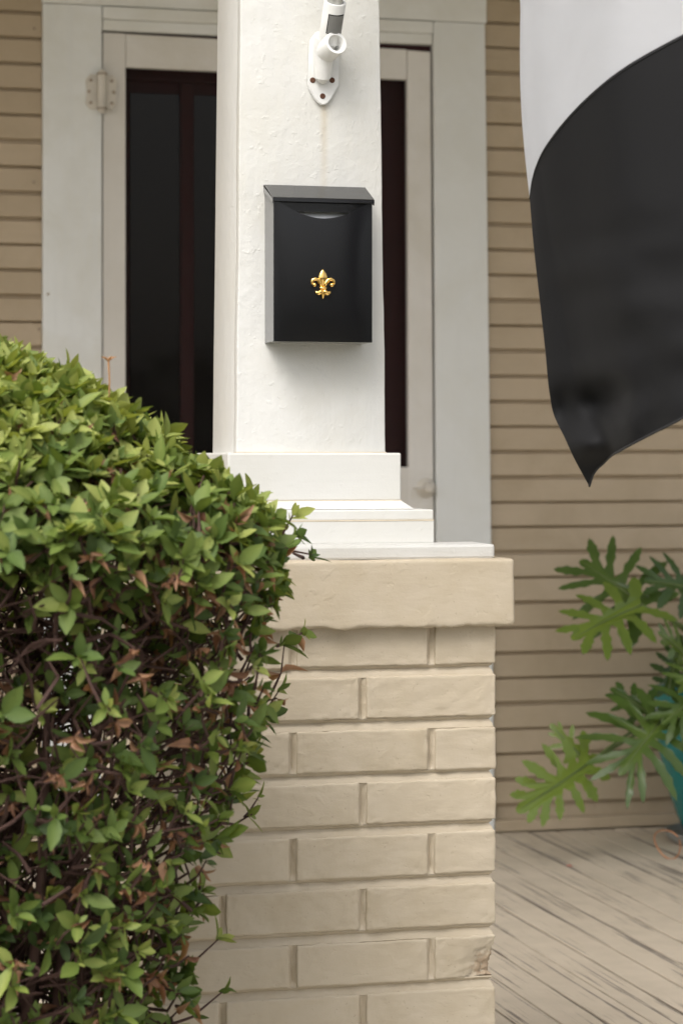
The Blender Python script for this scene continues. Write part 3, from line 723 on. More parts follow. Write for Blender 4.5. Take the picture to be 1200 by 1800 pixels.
# gold lily
def emblem():
    bm = bmesh.new(); ec = at(567.5, 499, YMF - 0.005); S = 1 / 1170.0
    def P(x, y, d=0.0): return ec + Vector((x * S, -d, -y * S))
    fx = (Vector((0, 1, 0)), 0.45)
    # central petal
    tube(bm, [P(0, -25.5), P(0, -23), P(0, -18), P(0, -12), P(0, -6), P(0, 0), P(0, 6)], [0.0004, 2.6 * S, 6.2 * S, 8.3 * S, 7.6 * S, 4.5 * S, 2.4 * S], 16, fx)
    for s in (-1, 1):
        tube(bm, [P(s * 2, 5, .001), P(s * 5, -1, .001), P(s * 9, -6.5, .001), P(s * 14, -8.6, .001), P(s * 18.6, -6.2, .001), P(s * 20, -2, .001), P(s * 18.2, 1.2, .001)],
             [2.2 * S, 3.0 * S, 3.2 * S, 3.0 * S, 2.8 * S, 2.4 * S, 1.6 * S], 12, (Vector((0, 1, 0)), 0.7))
        bmesh.ops.create_uvsphere(bm, u_segments=14, v_segments=10, radius=3.7 * S, matrix=Matrix.Translation(P(s * 15.6, 2.0, .0012)))
        tube(bm, [P(s * 1.2, 10, .001), P(s * 4, 14, .001), P(s * 8, 16.5, .001), P(s * 11.5, 15.2, .001), P(s * 13, 12.6, .001)], [2.2 * S, 3.6 * S, 3.9 * S, 2.8 * S, 1.2 * S], 12, (Vector((0, 1, 0)), 0.7))
    tube(bm, [P(-6, 7.5, .0012), P(-5, 7.5, .0015), P(5, 7.5, .0015), P(6, 7.5, .0012)], [1.4 * S, 2.6 * S, 2.6 * S, 1.4 * S], 12)
    tube(bm, [P(0, 9), P(0, 13), P(0, 18), P(0, 22), P(0, 26)], [2.0 * S, 4.0 * S, 4.4 * S, 2.2 * S, 0.2 * S], 12, fx)
    bmesh.ops.recalc_face_normals(bm, faces=bm.faces)
    return bm
obj('emblem', emblem(), M_gold, fp, smooth=True)

# ------------------------------------------------------------------ flag pole bracket
brk = empty('flagpole_bracket', at(568, 150, YC + 0.002))
tag(brk, 'white cast metal flagpole bracket screwed to the column above the mailbox', 'bracket')
pl = [(541, 150), (545, 70), (556, 55), (585, 55), (597, 70), (595, 150), (582, 174), (576, 182), (567, 185), (559, 181), (552, 172)]
YBR = YC + 0.002
bm = bmesh.new(); f = bm.faces.new([bm.verts.new(at(x, y, YBR - 0.006)) for x, y in pl])
r = bmesh.ops.extrude_face_region(bm, geom=[f]); bmesh.ops.translate(bm, verts=[x for x in r['geom'] if isinstance(x, bmesh.types.BMVert)], vec=(0, 0.0065, 0))
bmesh.ops.recalc_face_normals(bm, faces=bm.faces)
bmesh.ops.bevel(bm, geom=[e for e in bm.edges], offset=0.0014, segments=2, affect='EDGES')
auto_smooth(obj('back_plate', bm, M_bracket, brk))
for (x, y) in ((549.5, 141), (583.5, 141), (567, 169)):
    c = at(x, y, YBR - 0.006); b = bmesh.new()
    lathe(b, c, [(0, 0.0004), (0.0012, 0.0010), (0.0030, 0.0012), (0.0042, 0.0007), (0.0045, -0.0005)], 16, (0, -1, 0))
    auto_smooth(obj('screw', b, M_rust, brk))
pb0 = at(583, 42, YBR - 0.048); pb1 = at(745, -1000, 3.02)
pd = (pb1 - pb0).normalized()
b = bmesh.new()               # upright stub on the plate that the sockets grow from
tube(b, [at(567, 139, YBR - 0.007), at(567, 136, YBR - 0.013), at(568, 110, YBR - 0.018), at(570, 85, YBR - 0.024), at(573, 70, YBR - 0.028)], [0.008, 0.0125, 0.0145, 0.0165, 0.017], 20)
auto_smooth(obj('neck', b, M_bracket, brk))
def sleeve(c0, d, L, ro, ri, mat, name):
    b = bmesh.new()
    lathe(b, c0, [(ri, L * 0.15), (ri, L - 0.0008), (ri + 0.0006, L), (ro - 0.0008, L), (ro, L - 0.001), (ro, 0.001), (ro - 0.001, 0.0), (0.0, 0.0)], 32, d)
    lathe(b, c0, [(0, L * 0.15), (ri, L * 0.15)], 32, d)
    return auto_smooth(obj(name, b, mat, brk), 40)
sd = Vector((0.17, -0.93, 0.20)).normalized()
sleeve(at(572, 92, YBR - 0.022), sd, 0.040, 0.0176, 0.0122, M_bracket, 'socket')
su = sleeve(pb0 - pd * 0.030, pd, 0.066, 0.0165, 0.0122, M_bracket, 'socket')
# slot cover on the upper socket
side_n = (Vector((0.1, -1, 0.1)) - pd * Vector((0.1, -1, 0.1)).dot(pd)).normalized(); sx_ = pd.cross(side_n).normalized()
b = bmesh.new(); cc = pb0 + pd * 0.0 
def strip(b, r, ha, z0_, z1_, n=10):
    A = []
    for j in range(n + 1):
        a = -ha + 2 * ha * j / n
        o_ = side_n * math.cos(a) * r + sx_ * math.sin(a) * r
        A.append((b.verts.new(cc + pd * z0_ + o_), b.verts.new(cc + pd * z1_ + o_)))
    for j in range(n): b.faces.new((A[j][0], A[j + 1][0], A[j + 1][1], A[j][1]))
    bmesh.ops.solidify(b, geom=b.faces[:], thickness=0.0008)
    bmesh.ops.recalc_face_normals(b, faces=b.faces)
strip(b, 0.0168, 0.80, -0.010, 0.021); obj('slot_edge', b, M_dark, su)
b = bmesh.new(); strip(b, 0.0176, 0.70, -0.0085, 0.0195); obj('slot_cover', b, M_alu, su)

# ------------------------------------------------------------------ flag pole and flag
pole_len = (pb1 - pb0).length * 1.98
b = bmesh.new(); tube(b, [pb0 + pd * 0.0, pb0 + pd * pole_len * 0.5, pb0 + pd * pole_len], 0.0116, 20)
b2 = pb0 + pd * (pole_len + 0.012)
bmesh.ops.create_uvsphere(b, u_segments=20, v_segments=12, radius=0.024, matrix=Matrix.Translation(b2))
pole = auto_smooth(obj('flagpole', b, M_pole), 50)
tag(pole, 'grey metal flagpole standing in the bracket at the top of the column', 'flagpole')

def curve(pts, s):
    """piecewise smooth interpolation of (param, value...) rows"""
    pts = np.array(pts, float); p = pts[:, 0]; out = []
    for c in range(1, pts.shape[1]):
        v = pts[:, c]; m = np.gradient(v, p); i = np.clip(np.searchsorted(p, s) - 1, 0, len(p) - 2)
        h = p[i + 1] - p[i]; t = (s - p[i]) / h
        out.append(v[i] * (1 + 2 * t) * (1 - t) ** 2 + m[i] * h * t * (1 - t) ** 2 + v[i + 1] * t * t * (3 - 2 * t) + m[i + 1] * h * t * t * (t - 1))
    return np.array(out)
B_C = [(0, 930, 347), (.06, 935, 312), (.14, 948, 275), (.25, 975, 233), (.4, 1030, 172), (.55, 1100, 116), (.7, 1200, 60), (.85, 1310, 5), (1, 1420, -50)]
T_C = [(0, 1036, 857), (.03, 1042, 838), (.10, 1062, 815), (.3, 1092, 793), (.5, 1140, 767), (.7, 1197, 738), (.85, 1260, 700), (1, 1330, 655)]
L_C = [(0, 930, 347), (.15, 937, 430), (.33, 947, 520), (.5, 957, 610), (.66, 965, 690), (.76, 973, 730), (.85, 992, 770), (.92, 1008, 805), (1, 1036, 857)]
def flag_y(s, px, py):
    y = 3.02 - 0.40 * s
    y += 0.013 * math.sin(s * 8.0 + py * 0.0013) * min(1, s * 6 + 0.25) + 0.003 * math.sin(s * 21 + py * 0.004)
    def gs(cx, cy, rx, ry): return math.exp(-((px - cx) / rx) ** 2 - ((py - cy) / ry) ** 2)
    y += 0.048 * gs(1064, 702, 38, 30) - 0.040 * gs(1036, 782, 40, 26) + 0.020 * gs(985, 715, 22, 34) - 0.016 * gs(1104, 740, 26, 70)
    cr_ = math.exp(-((py - 520) / 260) ** 2) * min(1, s * 5) * max(0.0, min(1.0, (py - 300) / 150))
    y += 0.0030 * math.sin((py - px * 0.33) * 0.030 + 0.8 * math.sin(px * 0.02)) * cr_ + 0.0016 * math.sin((py + px * 0.25) * 0.067) * cr_
    y += 0.0022 * mnoise.noise(Vector((px * 0.014, py * 0.022, 0))) * max(0.0, min(1.0, (py - 330) / 150)) * min(1.0, s * 5)
    cr_ *= 1.0
    return y
def sheet(fn, ns, nt, mat, name, parent, th=0.0006):
    bm = bmesh.new(); G = [[bm.verts.new(fn(i / ns, j / nt)) for j in range(nt + 1)] for i in range(ns + 1)]
    for i in range(ns):
        for j in range(nt): bm.faces.new((G[i][j], G[i + 1][j], G[i + 1][j + 1], G[i][j + 1]))
    r = bmesh.ops.solidify(bm, geom=bm.faces[:], thickness=th); bmesh.ops.recalc_face_normals(bm, faces=bm.faces)
    return auto_smooth(obj(name, bm, mat, parent), 60)
hoist0 = pb0 + pd * (pb1 - pb0).length
flag = empty('flag', tuple(at(1036, 857, 3.02)))
tag(flag, 'large white and black cloth flag hanging in soft folds beside the porch', 'flag')
def black_pt(s, t):
    b = curve(B_C, s); q = curve(T_C, s); l = curve(L_C, t); b0 = curve(B_C, 0.0); q0 = curve(T_C, 0.0)
    p = b + (q - b) * t + (1 - s) ** 3 * (l - (b0 + (q0 - b0) * t))
    return at(p[0], p[1], flag_y(s, p[0], p[1]) + (0.0012 if t < 0.004 else 0))
def white_pt(s, t):
    # hoist along the pole at t = 0, seam with the black field at t = 1
    H = hoist0 + pd * ((pb1 - pb0).length * 0.93 * s)
    b = curve(B_C, s); y = flag_y(s, b[0], b[1]); E = at(b[0], b[1], y)
    left = np.array([914.0, 60.0]); m = at(914 + (b[0] - 930) * 0.96, b[1] - 330, flag_y(s, b[0], b[1] - 330))
    w = 1 - t
    # two joined spans: pole to a point a little above the seam, then straight down
    t1 = 0.55
    if t < t1:
        k = t / t1; d1 = (m - E) * 1.0
        c1 = m + (m - E) * 0.9
        P = H * (1 - k) ** 2 + c1 * 2 * k * (1 - k) + m * k * k
    else:
        k = (t - t1) / (1 - t1)
        px = (914 + (b[0] - 930) * 0.96) * (1 - k) + b[0] * k - 7 * math.sin(math.pi * k) * (1 - s) ** 4; py = b[1] - 330 * (1 - k)
        P = at(px, py, flag_y(s, px, py))
    return P
sheet(black_pt, 90, 130, M_flag_b, 'black_field', flag)
sheet(white_pt, 70, 70, M_flag_w, 'white_field', flag)
bm = bmesh.new()
tube(bm, [black_pt(s, 0.006) + Vector((0, -0.0006, 0)) for s in np.linspace(0.0, 1, 70)], 0.0011, 6); obj('seam', bm, M_flag_b, flag, smooth=True)
# hem along the lower edge of the black field
bm = bmesh.new()
tube(bm, [black_pt(s, 0.997) for s in np.linspace(0.0, 1, 60)], 0.0016, 6); obj('hem', bm, M_flag_b, flag, smooth=True)

# ------------------------------------------------------------------ potted philodendron by the wall
YP = 6.06
pc = at(1278, 1470, YP); pot_c = Vector((pc.x, YP, FLOOR))
b = bmesh.new(); Hh = 0.395
lathe(b, pot_c + Vector((0, 0, 0.026)), [(0, 0.0), (0.105, 0.0), (0.120, 0.006), (0.140, 0.05), (0.170, 0.14), (0.190, 0.24), (0.196, 0.32), (0.192, 0.36), (0.205, 0.366), (0.207, 0.388), (0.202, Hh), (0.184, Hh), (0.180, 0.36)], 64)
pot = empty('plant_pot', pot_c); auto_smooth(obj('vessel', b, M_teal, pot), 40)
b = bmesh.new(); lathe(b, pot_c + Vector((0, 0, 0.001)), [(0, 0.0), (0.150, 0.0), (0.165, 0.012), (0.172, 0.03), (0.167, 0.031), (0.160, 0.014), (0.14, 0.008), (0, 0.008)], 56)
auto_smooth(obj('saucer', b, M_saucer, pot), 40)
b = bmesh.new(); lathe(b, pot_c + Vector((0, 0, 0.026)), [(0, 0.352), (0.06, 0.36), (0.12, 0.352), (0.179, 0.350)], 40); obj('soil', b, M_soil, pot, smooth=True)
tag(pot, 'tall teal glazed plant pot on a saucer by the siding', 'pot')
crown = pot_c + Vector((0, 0, 0.026 + 0.36))
plant = empty('philodendron', crown)
tag(plant, 'split leaf philodendron with deeply lobed green leaves in teal pot', 'plant')

def philo_leaf(base, tip, nrm, width, npair, tint, seed, droop=0.12, back=0.35, slim=1.0, petiole_to=None):
    """a deeply cut leaf: outline of finger lobes on both sides of a folded midrib"""
    rs = random.Random(seed); base = Vector(base); tip = Vector(tip)
    ax = tip - base; L = ax.length; ax.normalize(); nz = Vector(nrm); nz = (nz - ax * nz.dot(ax)).normalized(); wx = ax.cross(nz).normalized()
    bm = bmesh.new(); lay = bm.verts.layers.float.new('tint')
    def surf(u, v, lobe=0.0):
        z = -droop * (v ** 2) * 1.0 - droop * 1.5 * u * u + 0.22 * abs(u) * (1 - min(1, abs(u) * 1.2)) + lobe
        return base + ax * (v * L) + wx * (u * L) + nz * (z * L)
    mid_v = {}
    def midv(v):
        key = round(v, 4)
        if key not in mid_v:
            x = bm.verts.new((0, v, 0)); x[lay] = min(1, tint + 0.25); mid_v[key] = x
        return mid_v[key]
    for s in (-1, 1):
        mids = [0.0]; pts = []
        vs_ = [(-0.02 + 0.93 * (i / npair) ** 1.0) for i in range(npair)]
        outline = []
        for i in range(npair):
            f = i / max(1, npair - 1)
            v0 = 0.0 + 0.86 * (i / npair); v1 = 0.0 + 0.86 * ((i + 1) / npair)
            vm = (v0 + v1) / 2
            ang = math.radians(128 - 98 * (f ** 0.8) + rs.uniform(-6, 6))      # from the midrib direction
            ln = width * 1.12 * (0.62 + 0.5 * math.sin(math.pi * (0.16 + 0.74 * f))) * rs.uniform(0.86, 1.12)
            d = (s * math.sin(ang), math.cos(ang)); pn = (-d[1] * s, d[0] * s)   # pn points to the leaf base side
            pn = (d[1] * s * -1.0, abs(d[0])) if False else (-s * d[1], s * d[0])
            hw = 0.080 * slim * rs.uniform(0.85, 1.15) * (1.12 - 0.35 * f)
            sin_d = 0.062 * rs.uniform(0.8, 1.2) + 0.012
            o0 = (s * 0.045, vm - 0.02)
            lz = rs.uniform(-0.035, 0.02)
            def q(a, b_): return (o0[0] + d[0] * a + pn[0] * b_, o0[1] + d[1] * a + pn[1] * b_)
            # walk base-side edge outwards, round the tip, and back on the tip-side edge
            fr = lambda: rs.uniform(0.85, 1.15)
            lob = [(q(ln * 0.26, -hw * 0.60), lz * .3), (q(ln * 0.42, -hw * 0.98 * fr()), lz * .5), (q(ln * 0.53, -hw * 0.78), lz * .6), (q(ln * 0.68, -hw * 0.98 * fr()), lz * .8), (q(ln * 0.76, -hw * 0.66), lz), (q(ln * 0.88, -hw * 0.56 * fr()), lz * 1.1), (q(ln * 1.0, 0.0), lz * 1.3),
                   (q(ln * 0.89, hw * 0.50 * fr()), lz * 1.1), (q(ln * 0.78, hw * 0.62), lz), (q(ln * 0.69, hw * 0.92 * fr()), lz * .8), (q(ln * 0.54, hw * 0.74), lz * .6), (q(ln * 0.43, hw * 0.94 * fr()), lz * .5), (q(ln * 0.26, hw * 0.60), lz * .3)]
            outline += lob
            if i < npair - 1: outline.append(((s * sin_d, v1), 0.0))
            mids.append(v1)
        outline += [((s * 0.055, 0.87), 0), ((s * 0.062, 0.93), 0), ((s * 0.035, 0.985), 0)]
        rim = []
        for (p, lz) in outline:
            x = bm.verts.new((p[0], p[1], lz)); x[lay] = tint + rs.uniform(-0.06, 0.06); rim.append(x)
        mv = [midv(v) for v in mids] + [midv(1.0)]
        loop = mv + rim[::-1]
        try:
            f = bm.faces.new(loop)
        except ValueError: pass
    hold = {v: v.co.z for v in bm.verts}
    for v in bm.verts: v.co.z = 0.0
    bm.normal_update(); bmesh.ops.triangulate(bm, faces=bm.faces[:], ngon_method='EAR_CLIP')
    for f in bm.faces:
        if f.normal.z < 0: f.normal_flip()
    for v in bm.verts: v.co = surf(v.co.x, v.co.y, hold[v])
    o = obj('leaf', bm, M_philo, plant); o.data.polygons.foreach_set('use_smooth', [True] * len(o.data.polygons))
    b = bmesh.new()
    tube(b, [surf(0, v) + nz * 0.001 for v in (0.0, 0.25, 0.5, 0.75, 0.95)], [0.0032, 0.0028, 0.0022, 0.0015, 0.0006], 6)
    obj('midrib', b, M_petiole, o, smooth=True)
    if petiole_to is not None:
        e = Vector(petiole_to); b = bmesh.new(); mid = (base + e) / 2 + Vector((0, -0.02, 0.05)) - ax * 0.03
        pts = [base * (1 - k) ** 2 + mid * 2 * k * (1 - k) + e * k * k for k in np.linspace(0, 1, 9)]
        tube(b, pts, list(np.linspace(0.0038, 0.0062, 9)), 8); obj('petiole', b, M_petiole, o, smooth=True)
    return o
cr = crown + Vector((0, 0, 0.03))
V = Vector
philo_leaf(at(1132, 1066, 5.92), at(1018, 978, 6.05), V((-0.35, -0.75, 0.55)), 0.52, 5, 0.28, 1, 0.10, petiole_to=cr + V((0.01, -.02, .02)))
philo_leaf(at(1126, 1064, 5.86), at(1010, 1108, 5.78), V((0.0, -0.7, 0.7)), 0.42, 5, 0.75, 2, 0.15, petiole_to=cr + V((0.02, -.05, 0)))
philo_leaf(at(1240, 1040, 5.95), at(1142, 1012, 5.9), V((0.1, -0.8, 0.55)), 0.42, 5, 0.12, 3, 0.15, petiole_to=cr)
philo_leaf(at(1172, 1222, 5.90), at(1196, 1112, 5.98), V((-0.2, -0.9, 0.2)), 0.22, 6, 0.10, 4, 0.05, slim=0.7, petiole_to=cr + V((-.02, 0, 0)))
philo_leaf(at(1160, 1268, 5.74), at(1092, 1352, 5.66), V((-0.25, -0.85, 0.45)), 0.66, 6, 0.40, 5, 0.16, petiole_to=cr + V((-.05, -.05, -.01)))
philo_leaf(at(1152, 1262, 5.80), at(1072, 1205, 5.88), V((-0.1, -0.9, 0.4)), 0.36, 4, 0.22, 6, 0.10, petiole_to=cr + V((-.05, -.01, -.01)))
philo_leaf(at(1036, 1340, 5.80), at(915, 1424, 5.72), V((0.35, -0.75, 0.35)), 0.30, 6, 0.92, 7, 0.10, slim=0.8, petiole_to=cr + V((-.07, -.02, -.02)))
philo_leaf(at(1034, 1342, 5.83), at(966, 1272, 5.88), V((-0.3, -0.75, 0.2)), 0.26, 4, 0.95, 8, 0.08, slim=0.8, petiole_to=cr + V((-.06, .02, -.02)))
philo_leaf(at(1188, 1262, 5.74), at(1262, 1296, 5.66), V((0.15, -0.85, 0.5)), 0.50, 5, 0.30, 9, 0.15, petiole_to=cr + V((0, -.06, -.01)))
philo_leaf(at(1215, 1165, 5.85), at(1168, 1108, 5.75), V((0.0, -0.8, 0.6)), 0.34, 5, 0.5, 10, 0.12, petiole_to=cr + V((0.02, -.02, 0)))
philo_leaf(at(1330, 1120, 5.9), at(1400, 1000, 5.95), V((0.2, -0.8, 0.5)), 0.5, 6, 0.3, 11, 0.12, petiole_to=cr + V((.05, 0, 0)))
philo_leaf(at(1400, 1260, 5.85), at(1500, 1330, 5.75), V((0.2, -0.7, 0.6)), 0.5, 6, 0.4, 12, 0.15, petiole_to=cr + V((.06, -.02, 0)))
philo_leaf(at(1290, 1080, 6.0), at(1275, 930, 6.1), V((0.0, -0.9, 0.3)), 0.45, 6, 0.35, 13, 0.1, petiole_to=cr + V((.02, .03, 0)))
philo_leaf(at(1236, 1218, 5.74), at(1168, 1262, 5.68), V((-0.1, -0.8, 0.6)), 0.55, 5, 0.35, 21, 0.18, petiole_to=cr + V((0.0, -.07, 0)))
philo_leaf(at(1262, 1190, 5.76), at(1196, 1188, 5.70), V((0.0, -0.7, 0.7)), 0.5, 5, 0.55, 22, 0.18, petiole_to=cr + V((0.03, -.06, 0)))
b = bmesh.new(); tube(b, [crown + V((0, 0, -0.005)), crown + V((0.005, 0, .03)), crown + V((0, 0, .07))], [0.022, 0.020, 0.012], 12); obj('stem', b, M_petiole, plant, smooth=True)

# copper ring lying against the pot
rc = at(1172, 1449, YP - 0.19); b = bmesh.new(); pts = []
ring_r = 0.033
for k in range(41):
    a = 2 * math.pi * k / 40 * 0.97 + 0.3
    pts.append(V((rc.x + ring_r * 1.05 * math.cos(a), rc.y + 0.03 * math.sin(a), FLOOR + 0.036 + ring_r * math.sin(a) + 0.004 * math.cos(2 * a))))
tube(b, pts, 0.0022, 8); wr = obj('wire_loop', b, M_copper, smooth=True)
tag(wr, 'thin copper wire loop on the porch boards beside the pot', 'wire')

bm = bmesh.new(); pq = at(1000, 1533, 5.78); pq.z = FLOOR + 0.004
lathe(bm, pq, [(0, 0.002), (0.004, 0.0035), (0.008, 0.001), (0.0085, 0.0), (0.006, -0.0005), (0, -0.0005)], 9)
tag(obj('fallen_petal', bm, simple('dry_pink_petal', (0.50, 0.24, 0.18), 0.7)), 'tiny dry pink petal lying on the worn porch boards', 'petal')
# ------------------------------------------------------------------ azalea bush in front of the porch
BX, BY = 0.285, 2.95
PROF = [(-1.60, 0.16), (-1.3, 0.22), (-1.0, 0.24), (-0.72, 0.25), (-0.64, 0.262), (-0.57, 0.278), (-0.5, 0.295), (-0.44, 0.34), (-0.36, 0.358), (-0.29, 0.372), (-0.22, 0.378),
        (-0.14, 0.385), (-0.08, 0.37), (-0.045, 0.325), (0.0, 0.265), (0.04, 0.215), (0.085, 0.13), (0.115, 0.05), (0.125, 0.0)]
pz = np.array([p[0] for p in PROF]) + EYE; pr = np.array([p[1] for p in PROF])
def R_at(z): return np.interp(z, pz, pr)
bush = empty('azalea_bush', (BX, BY, 0.0))
tag(bush, 'clipped green azalea bush with dry brown leaves before the brick pier', 'bush')
def n3(p, f, s): return mnoise.noise(Vector((p[0] * f + s, p[1] * f - s, p[2] * f + 2 * s)))
tips = []; nrm = []
tries = 0
NT = 7600
while len(tips) < NT:
    tries += 1
    z = EYE + (random.uniform(-1.02, 0.128) if random.random() < 0.66 else 0.125 - 0.30 * random.random() ** 1.3)
    a = random.uniform(0, 2 * math.pi); R = float(R_at(z))
    if math.sin(a) > 0.25 and random.random() < 0.30: continue          # fewer on the far side
    f = 1 - 0.62 * random.random() ** 1.6
    p = np.array([BX + R * f * math.cos(a) * 1.0, BY + R * f * math.sin(a) * 0.92, z])
    lump = n3(p, 7.5, 3.3) + 0.35 * n3(p, 19, 1.7)
    low = max(0.0, min(1.0, (EYE - 0.12 - z) / 0.35))
    mid_ = max(0.0, min(1.0, (EYE - 0.04 - z) / 0.10))
    if math.sin(a) < 0.35 and lump < -0.32 + 0.27 * mid_ and random.random() < 0.5 + 0.33 * mid_: continue   # gaps
    p[:2] += (p[:2] - np.array([BX, BY])) * (0.10 * n3(p, 6, 8.1))
    slope = (R_at(z + 0.03) - R_at(z - 0.03)) / 0.06
    d = np.array([math.cos(a), math.sin(a), -slope * 0.8 + 0.35]); d /= np.linalg.norm(d)
    tips.append(p); nrm.append(d)
# sprigs that stand out from the clipped outline
for (px_, py_, yy) in ((515, 905, 3.05), (548, 975, 3.08), (520, 940, 3.0), (535, 1108, 3.12), (500, 1130, 3.1), (493, 1210, 3.1), (470, 1260, 3.12), (440, 1290, 3.05), (455, 1400, 3.1), (445, 1430, 3.05), (500, 960, 3.15), (470, 890, 3.1), (485, 930, 3.1), (395, 1740, 3.05), (385, 1650, 3.0), (450, 870, 3.05), (120, 650, 2.95), (5, 615, 3.0)):
    q = np.array(at(px_, py_, yy)); tips.append(q); d = np.array([0.8, -0.35, 0.35]); nrm.append(d / np.linalg.norm(d))
tips = np.array(tips); nrm = np.array(nrm)
# branches: every tip joins the nearest node that is closer to the root
root = np.array([BX, BY, 0.0]); nodes = []; rad = []; seg = []
stems = bmesh.new()
for k in range(11):
    a = 2 * math.pi * k / 11 + random.uniform(-.2, .2); top = np.array([BX + 0.22 * math.cos(a), BY + 0.20 * math.sin(a), EYE - random.uniform(0.10, 0.55)])
    b0 = np.array([BX + 0.06 * math.cos(a), BY + 0.06 * math.sin(a), -0.02]); P = []
    for i in range(13):
        t = i / 12; w = b0 * (1 - t) ** 2 + np.array([BX + 0.07 * math.cos(a), BY + 0.07 * math.sin(a), 0.75]) * 2 * t * (1 - t) + top * t * t
        w = w + np.array([n3(w, 4, k + 1.0), n3(w, 4, k + 5.0), 0]) * 0.04 * t
        P.append(w); nodes.append(w)
    s_ = bmesh.new(); tube(s_, P, list(np.linspace(0.012, 0.0045, 13)), 8); obj('stem', s_, M_twig, bush, smooth=True)
nodes_a = [np.array(n) for n in nodes]
order = np.argsort(np.linalg.norm(tips - np.array([BX, BY, EYE - 0.55]), axis=1))
NA = np.array(nodes_a)
tw = bmesh.new(); cnt = 0
buf = np.zeros((len(NA) + len(tips) * 2, 3)); buf[:len(NA)] = NA; nn = len(NA)
for idx in order:
    p = tips[idx]; D = buf[:nn] - p
    dist = np.sqrt((D ** 2).sum(1)) + np.where(D[:, 2] > 0.0, D[:, 2] * 2.5, 0)
    j = int(np.argmin(dist)); q = buf[j]
    mid = (p + q) / 2 + np.array([n3(p, 30, 1), n3(p, 30, 2), n3(p, 30, 3) - 0.3]) * 0.18 * min(0.12, np.linalg.norm(p - q))
    d_ = np.linalg.norm(p - q)
    tube(tw, [q, mid, p], [0.0021 + 0.010 * min(0.1, d_), 0.0017, 0.0010], 4, cap=False)
    buf[nn] = mid; buf[nn + 1] = p - nrm[idx] * 0.012; nn += 2
# the thicket of bare side twigs inside
for _ in range(5600):
    z = EYE - random.uniform(0.03, 1.15); a = random.uniform(0, 2 * math.pi); rr_ = float(R_at(z)) * math.sqrt(random.random()) * 0.90
    p = np.array([BX + rr_ * math.cos(a), BY + rr_ * math.sin(a) * 0.92, z])
    d = np.array([math.cos(a) * 0.6 + random.gauss(0, .55), math.sin(a) * 0.6 + random.gauss(0, .55), random.gauss(0.5, .5)]); d /= np.linalg.norm(d)
    ln = random.uniform(0.03, 0.10); k = np.array([random.gauss(0, 1), random.gauss(0, 1), random.gauss(0, 1)]) * ln * 0.12
    r0 = random.uniform(0.0008, 0.0026)
    tube(tw, [p - d * ln * 0.5, p + k, p + d * ln * 0.5], [r0 * 1.2, r0, r0 * 0.6], 4, cap=False)
t_ = obj('twigs', tw, M_twig, bush); tag(t_, kind='stuff')
ds = bmesh.new(); q0 = at(192, 705, 2.9); q1 = at(191, 634, 2.9)
tube(ds, [q0, (q0 + q1) / 2 + Vector((0.001, 0, 0)), q1], [0.0012, 0.0011, 0.0014], 6)
for k in range(5):
    a = k * 1.256; e_ = q1 + Vector((0.010 * math.cos(a), 0.010 * math.sin(a), 0.005)); tube(ds, [q1, (q1 + e_) / 2 + Vector((0, 0, .001)), e_], [0.0014, 0.0012, 0.0003], 5)
obj('dry_stalk', ds, simple('dry_stalk', (0.42, 0.22, 0.10), 0.7), bush)
# leaves
NLV = 5; NLW = 2
def leaf_template(curl, fold):
    P = []; prof = [(0.0, 0.03), (0.18, 0.30), (0.42, 0.50), (0.68, 0.42), (0.88, 0.18), (1.0, 0.0)]
    for v, w in prof:
        for s in (-1, 0, 1): P.append((s * w, v, fold * abs(s) * w - curl * v * v))
    return np.array(P)
F = []
for i in range(NLV):
    for j in range(2):
        a = i * 3 + j; F.append((a, a + 1, a + 4, a + 3))
TPL = [leaf_template(c, f) for c, f in ((0.05, 0.25), (0.18, 0.35), (-0.06, 0.2), (0.32, 0.45))]
DEADT = [leaf_template(c, f) for c, f in ((1.3, 1.5), (1.9, 1.1), (0.8, 2.0))]
leaves = []         # (origin, ax, wx, nz, L, W, tint, template, dead)
for p, d in zip(tips, nrm):
    z = p[2] - EYE; low = max(0.0, min(1.0, (-0.16 - z) / 0.3))
    dead = random.random() < 0.03 + 0.20 * max(0, min(1, (-0.02 - z) / 0.25))
    n = random.choice((5, 6, 6, 7, 8)) if z > -0.12 else random.choice((3, 4, 4, 5, 6))
    if dead: n = random.choice((3, 4, 5))
    D = Vector(d); D = (D + Vector((random.gauss(0, .28), random.gauss(0, .28), random.gauss(0.12, .25)))).normalized()
    e1 = D.orthogonal().normalized(); e2 = D.cross(e1); ph = random.uniform(0, 6.28)
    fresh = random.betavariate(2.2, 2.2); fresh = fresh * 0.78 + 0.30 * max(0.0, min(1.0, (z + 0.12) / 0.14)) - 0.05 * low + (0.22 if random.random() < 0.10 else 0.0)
    for k in range(n):
        a = ph + k * 2.4; op = math.radians(random.uniform(28, 82) if k > 0 else random.uniform(10, 35))
        radial = e1 * math.cos(a) + e2 * math.sin(a)
        ax = (D * math.cos(op) + radial * math.sin(op))
        if dead: ax = (ax + Vector((0, 0, -0.8))).normalized()
        nz = (D * math.sin(op) - radial * math.cos(op)); nz = (nz + Vector((random.gauss(0, .25), random.gauss(0, .25), random.gauss(0, .25))))
        nz = (nz - ax * nz.dot(ax)).normalized(); wx = ax.cross(nz)
        L = min(0.041, max(0.011, random.lognormvariate(math.log(0.0245), 0.36))) * (0.8 if k == 0 else 1.0); W = L * random.uniform(0.38, 0.52)
        if dead: L *= random.uniform(0.5, 0.9); W = L * random.uniform(0.22, 0.42)
        o_ = Vector(p) - D * random.uniform(0, 0.010)
        t = max(0.0, min(0.86, fresh + random.gauss(0, 0.10))) if not dead else random.uniform(0.9, 1.0)
        leaves.append((o_, ax, wx, nz, L, W, t, random.randrange(3) if dead else random.randrange(4), dead))
